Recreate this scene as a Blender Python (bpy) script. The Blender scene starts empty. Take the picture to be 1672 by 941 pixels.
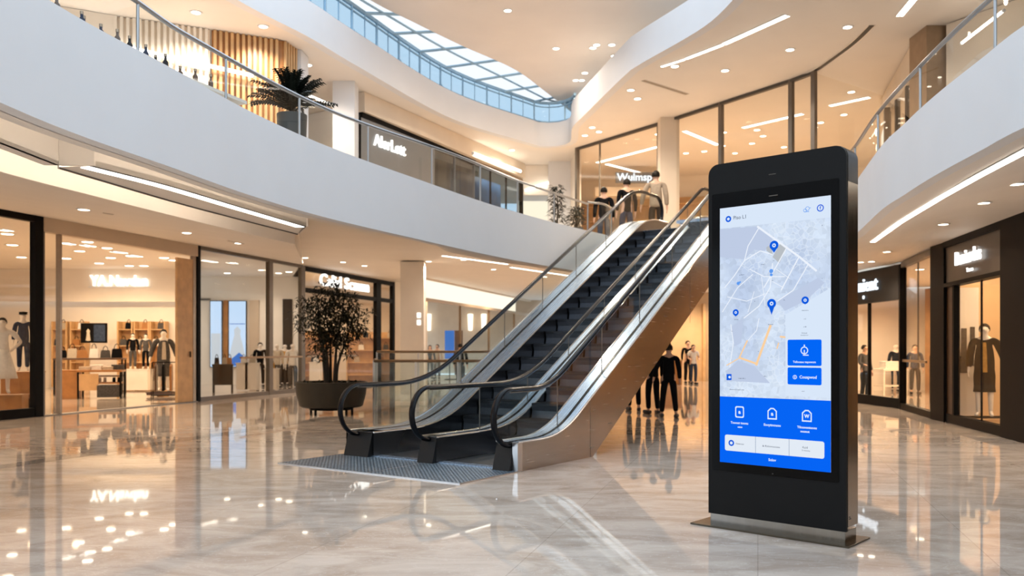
import bpy, bmesh, math, random
from mathutils import Vector, Matrix
from mathutils.bvhtree import BVHTree
random.seed(7)
SC = bpy.context.scene
COL = SC.collection
F = 1400.0; U0 = 836.0; VH = 570.0; EYE = 1.5

# ---------------------------------------------------------------- measuring
def at(u, v, Y):            # point of the place seen at that spot of the frame at depth Y
    return Vector(((u-U0)/F*Y, Y, EYE-(v-VH)/F*Y))
def ground(u, v):
    return at(u, v, EYE*F/(v-VH))
def level(u, v, z):
    return at(u, v, (z-EYE)*F/(VH-v))

def catmull(pts, n):
    P = [Vector(p) for p in pts]
    out = []
    for i in range(len(P)-1):
        p0 = P[i-1] if i else P[0]*2-P[1]
        p1, p2 = P[i], P[i+1]
        p3 = P[i+2] if i+2 < len(P) else P[-1]*2-P[-2]
        for k in range(12):
            t = k/12
            out.append(0.5*((2*p1)+(p2-p0)*t+(2*p0-5*p1+4*p2-p3)*t*t+(3*p1-p0-3*p2+p3)*t*t*t))
    out.append(P[-1])
    return resample(out, n)
def resample(P, n):
    P = [Vector(p) for p in P]
    L = [0]
    for a, b in zip(P, P[1:]): L.append(L[-1]+(b-a).length)
    out = []; j = 0
    for i in range(n):
        d = L[-1]*i/(n-1)
        while j < len(P)-2 and L[j+1] < d: j += 1
        s = L[j+1]-L[j]
        out.append(P[j].lerp(P[j+1], 0 if s < 1e-9 else min(1, (d-L[j])/s)))
    return out
def offset2(P, d):          # plan offset of a curve, positive to the left of its direction
    out = []
    for i, p in enumerate(P):
        a = P[max(0, i-1)]; b = P[min(len(P)-1, i+1)]
        t = Vector((b[0]-a[0], b[1]-a[1])).normalized()
        q = Vector((p[0]-t.y*d, p[1]+t.x*d))
        out.append(q if len(p) == 2 else Vector((q.x, q.y, p[2])))
    return out

# ---------------------------------------------------------------- materials
M = {}
def mat(name, col, rough=.5, metal=0, spec=.5, vary=.06, scale=6, emit=None, estr=0, coat=0, aniso=0, bump=0):
    m = bpy.data.materials.new(name); m.use_nodes = True; M[name] = m
    nt = m.node_tree; b = nt.nodes['Principled BSDF']
    b.inputs['Roughness'].default_value = rough; b.inputs['Metallic'].default_value = metal
    b.inputs['Specular IOR Level'].default_value = spec
    b.inputs['Coat Weight'].default_value = coat
    c = (*col, 1)
    if vary:
        tc = nt.nodes.new('ShaderNodeTexCoord'); nz = nt.nodes.new('ShaderNodeTexNoise')
        nz.inputs['Scale'].default_value = scale; nz.inputs['Detail'].default_value = 3
        rp = nt.nodes.new('ShaderNodeValToRGB')
        rp.color_ramp.elements[0].position = .3; rp.color_ramp.elements[1].position = .7
        rp.color_ramp.elements[0].color = (*[x*(1-vary) for x in col], 1)
        rp.color_ramp.elements[1].color = (*[min(1, x*(1+vary)) for x in col], 1)
        nt.links.new(tc.outputs['Object'], nz.inputs['Vector']); nt.links.new(nz.outputs['Fac'], rp.inputs['Fac'])
        nt.links.new(rp.outputs['Color'], b.inputs['Base Color'])
        if bump:
            bp = nt.nodes.new('ShaderNodeBump'); bp.inputs['Strength'].default_value = bump
            nt.links.new(nz.outputs['Fac'], bp.inputs['Height']); nt.links.new(bp.outputs['Normal'], b.inputs['Normal'])
    else:
        b.inputs['Base Color'].default_value = c
    if emit:
        b.inputs['Emission Color'].default_value = (*emit, 1); b.inputs['Emission Strength'].default_value = estr
    return m
def brushed(name, col, rough, axis):
    m = mat(name, col, rough, 1, vary=0); nt = m.node_tree; b = nt.nodes['Principled BSDF']
    tc = nt.nodes.new('ShaderNodeTexCoord'); mp = nt.nodes.new('ShaderNodeMapping'); nz = nt.nodes.new('ShaderNodeTexNoise')
    mp.inputs['Scale'].default_value = axis; nz.inputs['Scale'].default_value = 1; nz.inputs['Detail'].default_value = 2
    mr = nt.nodes.new('ShaderNodeMapRange'); mr.inputs['To Min'].default_value = rough*.75; mr.inputs['To Max'].default_value = rough*1.3
    nt.links.new(tc.outputs['Object'], mp.inputs['Vector']); nt.links.new(mp.outputs['Vector'], nz.inputs['Vector'])
    nt.links.new(nz.outputs['Fac'], mr.inputs['Value']); nt.links.new(mr.outputs['Result'], b.inputs['Roughness'])
    rp = nt.nodes.new('ShaderNodeValToRGB')
    rp.color_ramp.elements[0].color = (*[x*.88 for x in col], 1); rp.color_ramp.elements[1].color = (*[min(1, x*1.1) for x in col], 1)
    nt.links.new(nz.outputs['Fac'], rp.inputs['Fac']); nt.links.new(rp.outputs['Color'], b.inputs['Base Color'])
    return m
def glass(name, tint=(1, 1, 1), refl=1.0, rough=.0):
    m = bpy.data.materials.new(name); m.use_nodes = True; M[name] = m
    nt = m.node_tree; nt.nodes.clear()
    o = nt.nodes.new('ShaderNodeOutputMaterial'); mx = nt.nodes.new('ShaderNodeMixShader')
    t = nt.nodes.new('ShaderNodeBsdfTransparent'); g = nt.nodes.new('ShaderNodeBsdfGlossy'); f = nt.nodes.new('ShaderNodeLayerWeight')
    t.inputs['Color'].default_value = (*tint, 1); g.inputs['Roughness'].default_value = rough
    f.inputs['Blend'].default_value = .5
    pw = nt.nodes.new('ShaderNodeMath'); pw.operation = 'POWER'; pw.inputs[1].default_value = 5; nt.links.new(f.outputs['Facing'], pw.inputs[0])
    mu = nt.nodes.new('ShaderNodeMath'); mu.operation = 'MULTIPLY_ADD'; mu.inputs[1].default_value = .92*refl; mu.inputs[2].default_value = .055*refl; mu.use_clamp = True
    nt.links.new(pw.outputs[0], mu.inputs[0]); nt.links.new(mu.outputs[0], mx.inputs[0])
    nt.links.new(t.outputs[0], mx.inputs[1]); nt.links.new(g.outputs[0], mx.inputs[2]); nt.links.new(mx.outputs[0], o.inputs[0])
    return m
def emis(name, col, s, sample=False):
    m = bpy.data.materials.new(name); m.use_nodes = True; M[name] = m
    nt = m.node_tree; nt.nodes.clear()
    o = nt.nodes.new('ShaderNodeOutputMaterial'); e = nt.nodes.new('ShaderNodeEmission')
    e.inputs[0].default_value = (*col, 1); e.inputs[1].default_value = s
    nt.links.new(e.outputs[0], o.inputs[0])
    m.cycles.emission_sampling = 'AUTO' if sample else 'NONE'
    return m

mat('white_plaster', (.72, .735, .762), .55, vary=.015, scale=1.5)
mat('ceiling_plaster', (.78, .74, .69), .6, vary=.02, scale=1.2)
mat('roof_plaster', (.76, .70, .65), .6, vary=.02, scale=1.2)
mat('wall_beige', (.70, .60, .48), .5, vary=.04, scale=1.5)
mat('wall_cream', (.80, .74, .66), .5, vary=.03, scale=1.5)
mat('wall_dark', (.022, .020, .018), .4, spec=.12, vary=.1)
mat('grey_panel', (.20, .20, .20), .3, vary=.05, scale=2)
mat('header_tan', (.52, .42, .32), .4, vary=.04, scale=2)
mat('bronze', (.35, .26, .18), .3, .8, vary=.08)
mat('steel_frame', (.16, .14, .12), .35, .7, vary=.05)
mat('black_frame', (.006, .005, .0045), .45, spec=.06, vary=.1)
mat('black_satin', (.012, .012, .013), .42, spec=.35, vary=.08)
mat('black_gloss', (.006, .006, .007), .06, spec=.5, vary=.05)
mat('black_rubber', (.005, .005, .007), .22, spec=.18, vary=.1)
mat('dark_trim', (.05, .045, .04), .4, vary=.1)
mat('wood', (.36, .155, .04), .4, vary=.16, scale=4)
mat('wood_light', (.58, .36, .17), .4, vary=.12, scale=4)
mat('wood_dark', (.085, .04, .016), .4, vary=.16, scale=4)
mat('pot_olive', (.034, .029, .021), .5, spec=.2, vary=.08)
mat('pot_grey', (.045, .052, .052), .5, vary=.08)
mat('soil', (.03, .02, .012), .9, vary=.4, scale=40)
mat('bark', (.025, .017, .011), .8, vary=.3, scale=30)
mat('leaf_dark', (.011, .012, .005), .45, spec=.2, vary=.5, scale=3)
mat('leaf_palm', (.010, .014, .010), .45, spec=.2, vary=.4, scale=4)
mat('skin', (.55, .34, .24), .5, vary=.04)
mat('mannequin_white', (.75, .68, .6), .35, vary=.03)
mat('hair_dark', (.010, .008, .006), .6, spec=.15, vary=.3, scale=30)
mat('cloth_black', (.005, .005, .006), .8, spec=.08, vary=.3, scale=20)
mat('cloth_navy', (.02, .03, .06), .8, spec=.08, vary=.25, scale=20)
mat('cloth_taupe', (.26, .21, .16), .8, spec=.08, vary=.1, scale=20)
mat('cloth_denim', (.035, .05, .085), .8, spec=.08, vary=.25, scale=20)
mat('cloth_grey', (.075, .07, .068), .8, spec=.08, vary=.25, scale=20)
mat('cloth_cream', (.50, .43, .34), .8, spec=.08, vary=.1, scale=20)
mat('cloth_white', (.78, .75, .70), .8, spec=.08, vary=.06, scale=20)
mat('cloth_ochre', (.45, .24, .06), .8, spec=.08, vary=.2, scale=20)
mat('shoe', (.015, .013, .012), .4, vary=.2)
mat('steel', (.62, .62, .63), .28, 1, vary=.04)
mat('chrome', (.72, .72, .74), .12, 1, vary=.03)
brushed('brushed_steel', (.50, .47, .44), .24, (2, 2, 90))
brushed('deck_steel', (.44, .55, .70), .26, (60, 1, 1)); M['deck_steel'].node_tree.nodes['Principled BSDF'].inputs['Metallic'].default_value = .75
brushed('skirt_steel', (.20, .20, .21), .25, (60, 1, 1))
brushed('kiosk_steel', (.40, .36, .31), .22, (60, 60, 1.2))
mat('step_tread', (.03, .033, .04), .4, .6, vary=.15, scale=25)
mat('step_riser', (.085, .095, .115), .35, .5, vary=.1, scale=25)
glass('glass_clear', (.97, .98, .97), .9)
glass('glass_shop', (.96, .95, .93), .35)
glass('glass_rail', (.93, .96, .96), .7)
glass('glass_smoke', (.62, .62, .62), 1.3)
glass('glass_blue', (.575, .64, .675), .4)
glass('glass_sky', (.66, .61, .57), .4)
mat('sky_frame', (.28, .45, .60), .35, .3, vary=.05)
WARM = (1, .70, .42); SOFT = (1, .86, .70)
emis('lamp_warm', (1, .86, .66), 9); emis('lamp_strip', (1, .90, .76), 6); emis('cove_strip', (1, .86, .70), 38, True); emis('lip_strip', (1, .80, .60), 14, True)
emis('sign_white', (1, .96, .90), 1.7); emis('sign_warm', (1, .90, .74), 2.4); emis('sign_cool', (.85, .93, 1), 1.3)
emis('lightbox_wall_glow', (1, .88, .70), 1.05); emis('screen_sky', (.50, .68, .92), 1.0); emis('screen_blue', (.03, .16, .55), .9)
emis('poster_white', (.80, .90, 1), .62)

def stripes(name, c1, c2, freq, rough, axis='X', ratio=.3):
    m = mat(name, c1, rough, vary=0); nt = m.node_tree; b = nt.nodes['Principled BSDF']
    tc = nt.nodes.new('ShaderNodeTexCoord'); w = nt.nodes.new('ShaderNodeTexWave'); w.bands_direction = axis
    w.inputs['Scale'].default_value = freq; w.inputs['Distortion'].default_value = .15; w.inputs['Detail'].default_value = 1
    rp = nt.nodes.new('ShaderNodeValToRGB'); rp.color_ramp.elements[0].position = ratio; rp.color_ramp.elements[1].position = ratio+.15
    rp.color_ramp.elements[0].color = (*c2, 1); rp.color_ramp.elements[1].color = (*c1, 1)
    nt.links.new(tc.outputs['Object'], w.inputs['Vector']); nt.links.new(w.outputs['Fac'], rp.inputs['Fac'])
    nt.links.new(rp.outputs['Color'], b.inputs['Base Color'])
    return m

def floor_material():
    m = mat('marble', (.6, .5, .45), .07, vary=0); nt = m.node_tree; b = nt.nodes['Principled BSDF']; L = nt.links.new
    tc = nt.nodes.new('ShaderNodeTexCoord'); mp = nt.nodes.new('ShaderNodeMapping')
    mp.inputs['Rotation'].default_value = (0, 0, math.radians(16)); L(tc.outputs['Object'], mp.inputs['Vector'])
    br = nt.nodes.new('ShaderNodeTexBrick'); br.offset = 0; br.inputs['Scale'].default_value = 1
    br.inputs['Brick Width'].default_value = 1.6; br.inputs['Row Height'].default_value = 1.6
    br.inputs['Mortar Size'].default_value = .004; br.inputs['Mortar Smooth'].default_value = .2
    br.inputs['Color1'].default_value = (.68, .59, .515, 1); br.inputs['Color2'].default_value = (.64, .555, .48, 1)
    br.inputs['Mortar'].default_value = (.50, .43, .37, 1); L(mp.outputs['Vector'], br.inputs['Vector'])
    mp2 = nt.nodes.new('ShaderNodeMapping'); mp2.inputs['Scale'].default_value = (.8, 1.7, 1); mp2.inputs['Rotation'].default_value = (0, 0, .5)
    L(tc.outputs['Object'], mp2.inputs['Vector'])
    n1 = nt.nodes.new('ShaderNodeTexNoise'); n1.inputs['Scale'].default_value = 1.3; n1.inputs['Detail'].default_value = 8
    n1.inputs['Roughness'].default_value = .62; n1.inputs['Distortion'].default_value = 1.1; L(mp2.outputs['Vector'], n1.inputs['Vector'])
    r1 = nt.nodes.new('ShaderNodeValToRGB'); e = r1.color_ramp.elements
    e[0].position = .36; e[0].color = (.66, .60, .55, 1); e[1].position = .60; e[1].color = (1.06, 1.05, 1.04, 1)
    L(n1.outputs['Fac'], r1.inputs['Fac'])
    mx = nt.nodes.new('ShaderNodeMix'); mx.data_type = 'RGBA'; mx.blend_type = 'MULTIPLY'; mx.inputs[0].default_value = .8
    L(br.outputs['Color'], mx.inputs[6]); L(r1.outputs['Color'], mx.inputs[7])
    n2 = nt.nodes.new('ShaderNodeTexNoise'); n2.inputs['Scale'].default_value = 3.5; n2.inputs['Detail'].default_value = 6
    n2.inputs['Distortion'].default_value = 2.4; L(mp2.outputs['Vector'], n2.inputs['Vector'])
    r2 = nt.nodes.new('ShaderNodeValToRGB'); e = r2.color_ramp.elements
    e[0].position = .485; e[0].color = (0, 0, 0, 1); e[1].position = .515; e[1].color = (0, 0, 0, 1)
    e2 = e.new(.5); e2.color = (.55, .55, .55, 1)
    L(n2.outputs['Fac'], r2.inputs['Fac'])
    mx2 = nt.nodes.new('ShaderNodeMix'); mx2.data_type = 'RGBA'; mx2.inputs[7].default_value = (.80, .74, .68, 1)
    L(r2.outputs['Color'], mx2.inputs[0]); L(mx.outputs[2], mx2.inputs[6]); L(mx2.outputs[2], b.inputs['Base Color'])
    mr = nt.nodes.new('ShaderNodeMapRange'); mr.inputs['To Min'].default_value = .012; mr.inputs['To Max'].default_value = .05
    L(n1.outputs['Fac'], mr.inputs['Value']); L(mr.outputs['Result'], b.inputs['Roughness'])
    b.inputs['IOR'].default_value = 1.7
    return m
floor_material()

# ---------------------------------------------------------------- meshes
class MB:
    def __init__(s): s.v = []; s.f = []; s.m = []; s.mi = 0
    def add(s, vs, fs):
        o = len(s.v); s.v += [tuple(v) for v in vs]; s.f += [tuple(i+o for i in f) for f in fs]; s.m += [s.mi]*len(fs)
        return s
    def box(s, c, d, rz=0, bev=0):
        x, y, z = d[0]/2, d[1]/2, d[2]/2
        if bev:
            b = min(bev, x*.9, y*.9, z*.9)
            bm = bmesh.new(); bmesh.ops.create_cube(bm, size=1)
            bmesh.ops.scale(bm, vec=d, verts=bm.verts)
            bmesh.ops.bevel(bm, geom=bm.edges[:], offset=b, segments=2, affect='EDGES', profile=.6)
            bm.verts.index_update()
            vs = [v.co.copy() for v in bm.verts]; fs = [[v.index for v in f.verts] for f in bm.faces]; bm.free()
        else:
            vs = [Vector((i, j, k)) for k in (-z, z) for j in (-y, y) for i in (-x, x)]
            fs = [(0, 2, 3, 1), (4, 5, 7, 6), (0, 1, 5, 4), (2, 6, 7, 3), (0, 4, 6, 2), (1, 3, 7, 5)]
        ca, sa = math.cos(rz), math.sin(rz)
        return s.add([(c[0]+v.x*ca-v.y*sa, c[1]+v.x*sa+v.y*ca, c[2]+v.z) for v in vs], fs)
    def seg(s, a, b, w, z0, z1):           # upright wall piece from plan point a to b, thickness w
        a = Vector(a[:2]); b = Vector(b[:2]); d = b-a
        c = (a+b)/2
        return s.box((c.x, c.y, (z0+z1)/2), (d.length, w, z1-z0), math.atan2(d.y, d.x))
    def strip(s, A, B):                    # ruled surface between two equally long point lists
        n = len(A)
        return s.add(list(A)+list(B), [(i, i+1, n+i+1, n+i) for i in range(n-1)])
    def grid(s, rows):
        n = len(rows[0]); vs = [p for r in rows for p in r]
        return s.add(vs, [(j*n+i, j*n+i+1, (j+1)*n+i+1, (j+1)*n+i) for j in range(len(rows)-1) for i in range(n-1)])
    def wallstrip(s, P, z0, z1, t):        # thick curved wall along a plan curve
        Q = offset2([Vector(p[:2]) for p in P], t); n = len(P)
        vs = []
        for p, q in zip(P, Q): vs += [(p[0], p[1], z0), (p[0], p[1], z1), (q.x, q.y, z1), (q.x, q.y, z0)]
        fs = []
        for i in range(n-1):
            for k in range(4):
                fs.append((i*4+k, i*4+(k+1) % 4, (i+1)*4+(k+1) % 4, (i+1)*4+k))
        fs += [(0, 3, 2, 1), tuple((n-1)*4+k for k in range(4))]
        return s.add(vs, fs)
    def tube(s, P, r, n=8, closed=False, flat=1.0, side=None):
        P = [Vector(p) for p in P]; rings = []; up = Vector((0, 0, 1)); N = len(P)
        for i, p in enumerate(P):
            t = (P[min(N-1, i+1)]-P[max(0, i-1)]).normalized()
            x = Vector(side) if side else t.cross(up)
            if x.length < 1e-3: x = t.cross(Vector((0, 1, 0)))
            x.normalize(); y = x.cross(t).normalized()
            rr = r[i] if isinstance(r, (list, tuple)) else r
            rings.append([p+x*math.cos(2*math.pi*k/n)*rr+y*math.sin(2*math.pi*k/n)*rr*flat for k in range(n)])
        vs = [v for q in rings for v in q]; fs = []
        for i in range(N-1):
            for k in range(n): fs.append((i*n+k, i*n+(k+1) % n, (i+1)*n+(k+1) % n, (i+1)*n+k))
        fs += [tuple(range(n-1, -1, -1)), tuple((N-1)*n+k for k in range(n))]
        return s.add(vs, fs)
    def lathe(s, prof, c=(0, 0, 0), n=24, sx=1, sy=1):
        vs = []; fs = []
        for r, z in prof:
            for k in range(n):
                a = 2*math.pi*k/n; vs.append((c[0]+r*math.cos(a)*sx, c[1]+r*math.sin(a)*sy, c[2]+z))
        m = len(prof)
        for i in range(m-1):
            for k in range(n): fs.append((i*n+k, i*n+(k+1) % n, (i+1)*n+(k+1) % n, (i+1)*n+k))
        fs += [tuple(range(n-1, -1, -1)), tuple((m-1)*n+k for k in range(n))]
        return s.add(vs, fs)
    def prism(s, poly, axis, a, b):        # 2-D polygon extruded along an axis ('x','y','z')
        def p(q, h): return {'x': (h, q[0], q[1]), 'y': (q[0], h, q[1]), 'z': (q[0], q[1], h)}[axis]
        n = len(poly)
        vs = [p(q, a) for q in poly]+[p(q, b) for q in poly]
        return s.add(vs, [tuple(range(n-1, -1, -1)), tuple(range(n, 2*n))]+[(i, (i+1) % n, n+(i+1) % n, n+i) for i in range(n)])
    def build(s, name, material, parent=None, world=False, smooth=False, mats=None):
        me = bpy.data.meshes.new(name)
        off = Vector((0, 0, 0))
        if world and parent is not None: off = parent.location.copy()
        me.from_pydata([(v[0]-off.x, v[1]-off.y, v[2]-off.z) for v in s.v], [], s.f)
        for mm in (mats or [material]): me.materials.append(M[mm])
        bm = bmesh.new(); bm.from_mesh(me); bmesh.ops.recalc_face_normals(bm, faces=bm.faces); bm.to_mesh(me); bm.free()
        if mats:
            for p, i in zip(me.polygons, s.m): p.material_index = i
        if smooth:
            for p in me.polygons: p.use_smooth = True
            if smooth != 'all':
                me.set_sharp_from_angle(angle=math.radians(40))
        o = bpy.data.objects.new(name, me); COL.objects.link(o)
        if parent is not None: o.parent = parent
        return o

def tag(o, label, cat, group=None, kind=None):
    if label: o['label'] = label
    if cat: o['category'] = cat
    if group: o['group'] = group
    if kind: o['kind'] = kind
    return o
def thing(name, label, cat, loc=(0, 0, 0), rz=0, group=None):
    o = bpy.data.objects.new(name, None); COL.objects.link(o)
    o.empty_display_size = .1
    o.location = loc; o.rotation_euler = (0, 0, rz)
    return tag(o, label, cat, group)
def struct(o, label=None):
    o['kind'] = 'structure'
    if label: o['label'] = label; o['category'] = 'building'
    return o
def copy_thing(r, loc, rz, label=None, group=None):
    def rec(o, par):
        c = o.copy(); COL.objects.link(c)
        if par is not None: c.parent = par
        for ch in o.children: rec(ch, c)
        return c
    c = rec(r, None); c.location = loc; c.rotation_euler = (0, 0, rz)
    if label: c['label'] = label
    if group: c['group'] = group
    return c
def text(s, name, size, origin, xdir, up, material, parent=None, ext=.01, align='CENTER', world=False, font_scale=1.0, bold=0.0):
    cu = bpy.data.curves.new(name, 'FONT'); cu.body = s; cu.size = size; cu.extrude = ext; cu.align_x = align; cu.align_y = 'CENTER'
    cu.resolution_u = 3; cu.offset = bold
    t = bpy.data.objects.new(name, cu); COL.objects.link(t)
    dg = bpy.context.evaluated_depsgraph_get()
    me = bpy.data.meshes.new_from_object(t.evaluated_get(dg))
    COL.objects.unlink(t); bpy.data.objects.remove(t)
    x = Vector(xdir).normalized(); y = Vector(up).normalized(); z = x.cross(y)
    off = parent.location.copy() if (world and parent is not None) else Vector((0, 0, 0))
    mt = Matrix(((x.x*font_scale, y.x, z.x, origin[0]-off.x), (x.y*font_scale, y.y, z.y, origin[1]-off.y), (x.z*font_scale, y.z, z.z, origin[2]-off.z), (0, 0, 0, 1)))
    me.transform(mt); me.materials.clear(); me.materials.append(M[material]); me.name = name
    o = bpy.data.objects.new(name, me); COL.objects.link(o)
    if parent is not None: o.parent = parent
    return o
def lamp(name, kind, loc, energy, col, size=.2, rot=None, size_y=None, angle=None, blend=.6):
    l = bpy.data.lights.new(name, kind); l.energy = energy; l.color = col
    if kind == 'AREA':
        l.size = size
        if size_y: l.shape = 'RECTANGLE'; l.size_y = size_y
    elif kind in ('POINT', 'SPOT'):
        l.shadow_soft_size = size
        if kind == 'SPOT': l.spot_size = angle or math.radians(120); l.spot_blend = blend
    o = bpy.data.objects.new(name, l); COL.objects.link(o); o.location = loc
    if rot: o.rotation_euler = rot
    return o
# ================================================================ the setting
def smooth01(x):
    x = max(0, min(1, x)); return x*x*(3-2*x)
NL = 90
EL = catmull([(-3.6, 2), (-3.6, 4), (-3.53, 5.87), (-3.44, 6.8), (-3.19, 8.0), (-2.88, 9.55), (-2.38, 11.15), (-1.47, 13.25), (-.33, 15.7), (.95, 17.95), (2.2, 19.8)], NL)
ER = catmull([(4.1, 2), (4.12, 5), (4.16, 6.97), (4.24, 7.68), (4.36, 8.7), (4.48, 9.47), (4.58, 10), (4.76, 11), (5.25, 12.9), (5.5, 13.9), (5.6, 15.2), (5.2, 17.0)], 60)
WD = Vector((.2756, .9613)); WN = Vector((-.9613, .2756)); W0 = Vector((-10.5, 19.1))
def W(t, d=0): return W0+WD*t+WN*d          # left shop line in plan
def W3(t, z, d=0): p = W(t, d); return Vector((p.x, p.y, z))
def WT(u):                                  # distance along the shop line seen at that column
    r = (u-U0)/F
    return (r*W0.y-W0.x)/(WD.x-r*WD.y)
SR = catmull([(7.4, 2), (7.6, 8), (7.9, 11), (8.38, 14.38), (9.0, 18.26), (9.75, 21.4), (9.62, 24), (10.2, 30), (10.5, 36)], 60)
SRp = resample(SR, 60)

f = MB().box((0, 20, -.05), (60, 60, .1)); flo = struct(f.build('floor', 'marble'))

# balcony fronts
EL3 = [Vector((p.x, p.y, 0)) for p in EL]
o = struct(MB().wallstrip(EL, 3.2, 4.1, .14).build('trim_1', 'white_plaster', smooth=True))
o['label'] = 'white curved balcony front sweeping along the left side'
o = struct(MB().wallstrip(ER, 3.3, 4.1, -.14).build('trim_2', 'white_plaster', smooth=True))
o['label'] = 'white curved balcony front on the right side'
struct(MB().wallstrip([(2.2, 19.8), (2.7, 19.35)], 3.2, 4.1, .14).build('trim_3', 'white_plaster'))
struct(MB().wallstrip(offset2(EL, .0), 4.1, 4.13, .2).build('trim_4', 'white_plaster', smooth=True))
struct(MB().wallstrip(offset2(ER, .0), 4.1, 4.13, -.2).build('trim_5', 'white_plaster', smooth=True))
# ground floor ceiling on the left
ELo = offset2(EL, .12)
SL = resample([W(-19), W(19.4), (-6, 54), (2, 54), (9, 54)], NL)
def zc(d, y):
    b = smooth01((y-12.3)/2.4)
    z0 = 3.8*(1-b)+3.22*b; w = 4*(1-b)+6.5*b
    return z0+(4.45-z0)*smooth01((d-.3)/w)
rows = []; frow = []
for j in range(25):
    k = (j/24)**1.6
    r = []; q = []
    for a, b in zip(ELo, SL):
        p = a.lerp(b, k); d = (p-a).length
        r.append((p.x, p.y, zc(d, a.y))); q.append((p.x, p.y, 4.1+.62*smooth01((d-2.2)/2.6)))
    rows.append(r); frow.append(q)
ceil_left = struct(MB().grid(rows).build('ceiling', 'ceiling_plaster', smooth=True))
struct(MB().grid(frow).build('floor_upper_left', 'marble', smooth=True))
# ground floor ceiling on the right and behind the escalators
rows = []; fr = []
ERo = offset2(ER, -.12)
for j in range(9):
    k = j/8
    rows.append([(p.x+(q.x-p.x)*k, p.y+(q.y-p.y)*k, 3.32+.36*smooth01(k*1.2)) for p, q in zip(ERo, SRp)])
    fr.append([(p.x+(q.x+3-p.x)*k, p.y+(q.y-p.y)*k, 4.1) for p, q in zip(ERo, SRp)])
ceil_right = struct(MB().grid(rows).build('ceiling_right', 'ceiling_plaster', smooth=True))
struct(MB().grid(fr).build('floor_upper_right', 'marble'))
bk = []; fb = []
A0 = resample([(2.2, 19.8), (5.2, 17.0)], 12); A1 = resample([(9, 54), (10.5, 36)], 12)
for j in range(10):
    k = j/9
    bk.append([(p.x+(q.x-p.x)*k, p.y+(q.y-p.y)*k, 3.22+.9*smooth01(k*2)) for p, q in zip(A0, A1)])
    fb.append([(p.x+(q.x-p.x)*k, p.y+(q.y-p.y)*k, 4.1+.5*smooth01((k-.35)*3)) for p, q in zip(A0, A1)])
ceil_back = struct(MB().grid(bk).build('ceiling_back', 'ceiling_plaster', smooth=True))
struct(MB().grid(fb).build('floor_upper_back', 'marble'))

# light trough under the left balcony
fr1 = catmull([(-4.9, 3), (-4.75, 6), (-4.7, 7.87), (-4.68, 8.87)], 20)
fr2 = catmull([(-4.35, 8.9), (-3.97, 10.0), (-3.62, 11.5), (-3.19, 13.3)], 24)
bk2 = catmull([(-4.73, 8.96), (-4.36, 10.97), (-3.98, 12.5), (-3.53, 14.15)], 24)
m = MB().wallstrip(fr1, 3.4, 4.05, .04); m.wallstrip(fr1, 3.4, 3.44, .16)
m.wallstrip(fr2, 3.4, 4.1, .04)
vs = []
for p, q in zip(fr2, bk2): vs += [(p.x, p.y, 3.4), (q.x, q.y, 3.4), (q.x, q.y, 3.46), (p.x, p.y, 3.46)]
fs = []
for i in range(23):
    for k in range(4): fs.append((i*4+k, i*4+(k+1) % 4, i*4+4+(k+1) % 4, i*4+4+k))
m.add(vs, fs+[(0, 3, 2, 1), (92, 93, 94, 95)])
m.seg((-4.68, 8.87), (-4.33, 8.9), .04, 3.4, 4.05)
m.seg((-3.19, 13.3), (-3.5, 14.1), .05, 3.4, 3.95)
struct(m.build('trim_6', 'ceiling_plaster', smooth=True))
# lip along the balcony edge with a hidden warm lamp behind it
i1 = next(i for i, p in enumerate(EL) if p.y > 12.6); EP = EL[4:i1]
struct(MB().wallstrip(offset2(EP, .13), 3.2, 3.225, .13).build('trim_17', 'ceiling_plaster', smooth=True))
t = thing('cove_light', 'warm cove light hidden in the lip under the left balcony', 'ceiling light', (EP[0].x, EP[0].y, 3.23))
MB().wallstrip(offset2(EP, .17), 3.228, 3.25, .05).build('lamp', 'lip_strip', t, world=True)
# dark line along the back lip of the trough
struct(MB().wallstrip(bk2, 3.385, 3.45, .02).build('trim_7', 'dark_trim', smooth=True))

# upper ceiling with the atrium opening
E3 = catmull([(-6.3, 3), (-6.1, 8), (-5.55, 12.3), (-4.8, 14.9), (-3.95, 16.75), (-3.3, 18.5), (-1.55, 22.7), (.81, 25.7)], 70)
E3b = catmull([(.81, 25.7), (1.3, 25.75), (1.7, 25.2), (1.66, 23.6), (1.88, 22.3), (2.5, 19.1), (2.74, 18.3), (3.62, 16.2), (3.9, 14.6), (4.3, 12), (4.5, 8), (4.6, 3)], 80)
E3all = E3+E3b[1:]
outer = [(4.6, 2.5), (18, 2.5), (18, 36), (-24, 36), (-24, 2.5), (-6.3, 2.5)]
pts = [(p.x, p.y, 7.6) for p in E3all]+[(x, y, 7.6) for x, y in outer]
ceil_up = MB(); ceil_up.add(pts, [tuple(range(len(pts)))]); ceil_up = struct(ceil_up.build('ceiling_upper', 'ceiling_plaster'))
struct(MB().wallstrip(E3all, 7.585, 8.3, .2).build('trim_8', 'white_plaster', smooth=True))
# roof ceiling
EC = catmull([(-4.9, 14.5), (-4.0, 16.9), (-3.11, 18.8), (-2.31, 20.06), (-1.28, 21.6), (.067, 23.45), (1.0, 25.5), (1.92, 27.7)], 60)
pts = [(p.x, p.y, 9.15) for p in EC if p.y > 17.5]+[(2.2, 30, 9.15), (9, 30, 9.15), (9, 17.5, 9.15)]
ceil_roof = MB().prism([(p[0], p[1]) for p in pts], 'z', 9.15, 9.35); ceil_roof = struct(ceil_roof.build('ceiling_roof', 'roof_plaster'))

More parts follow.
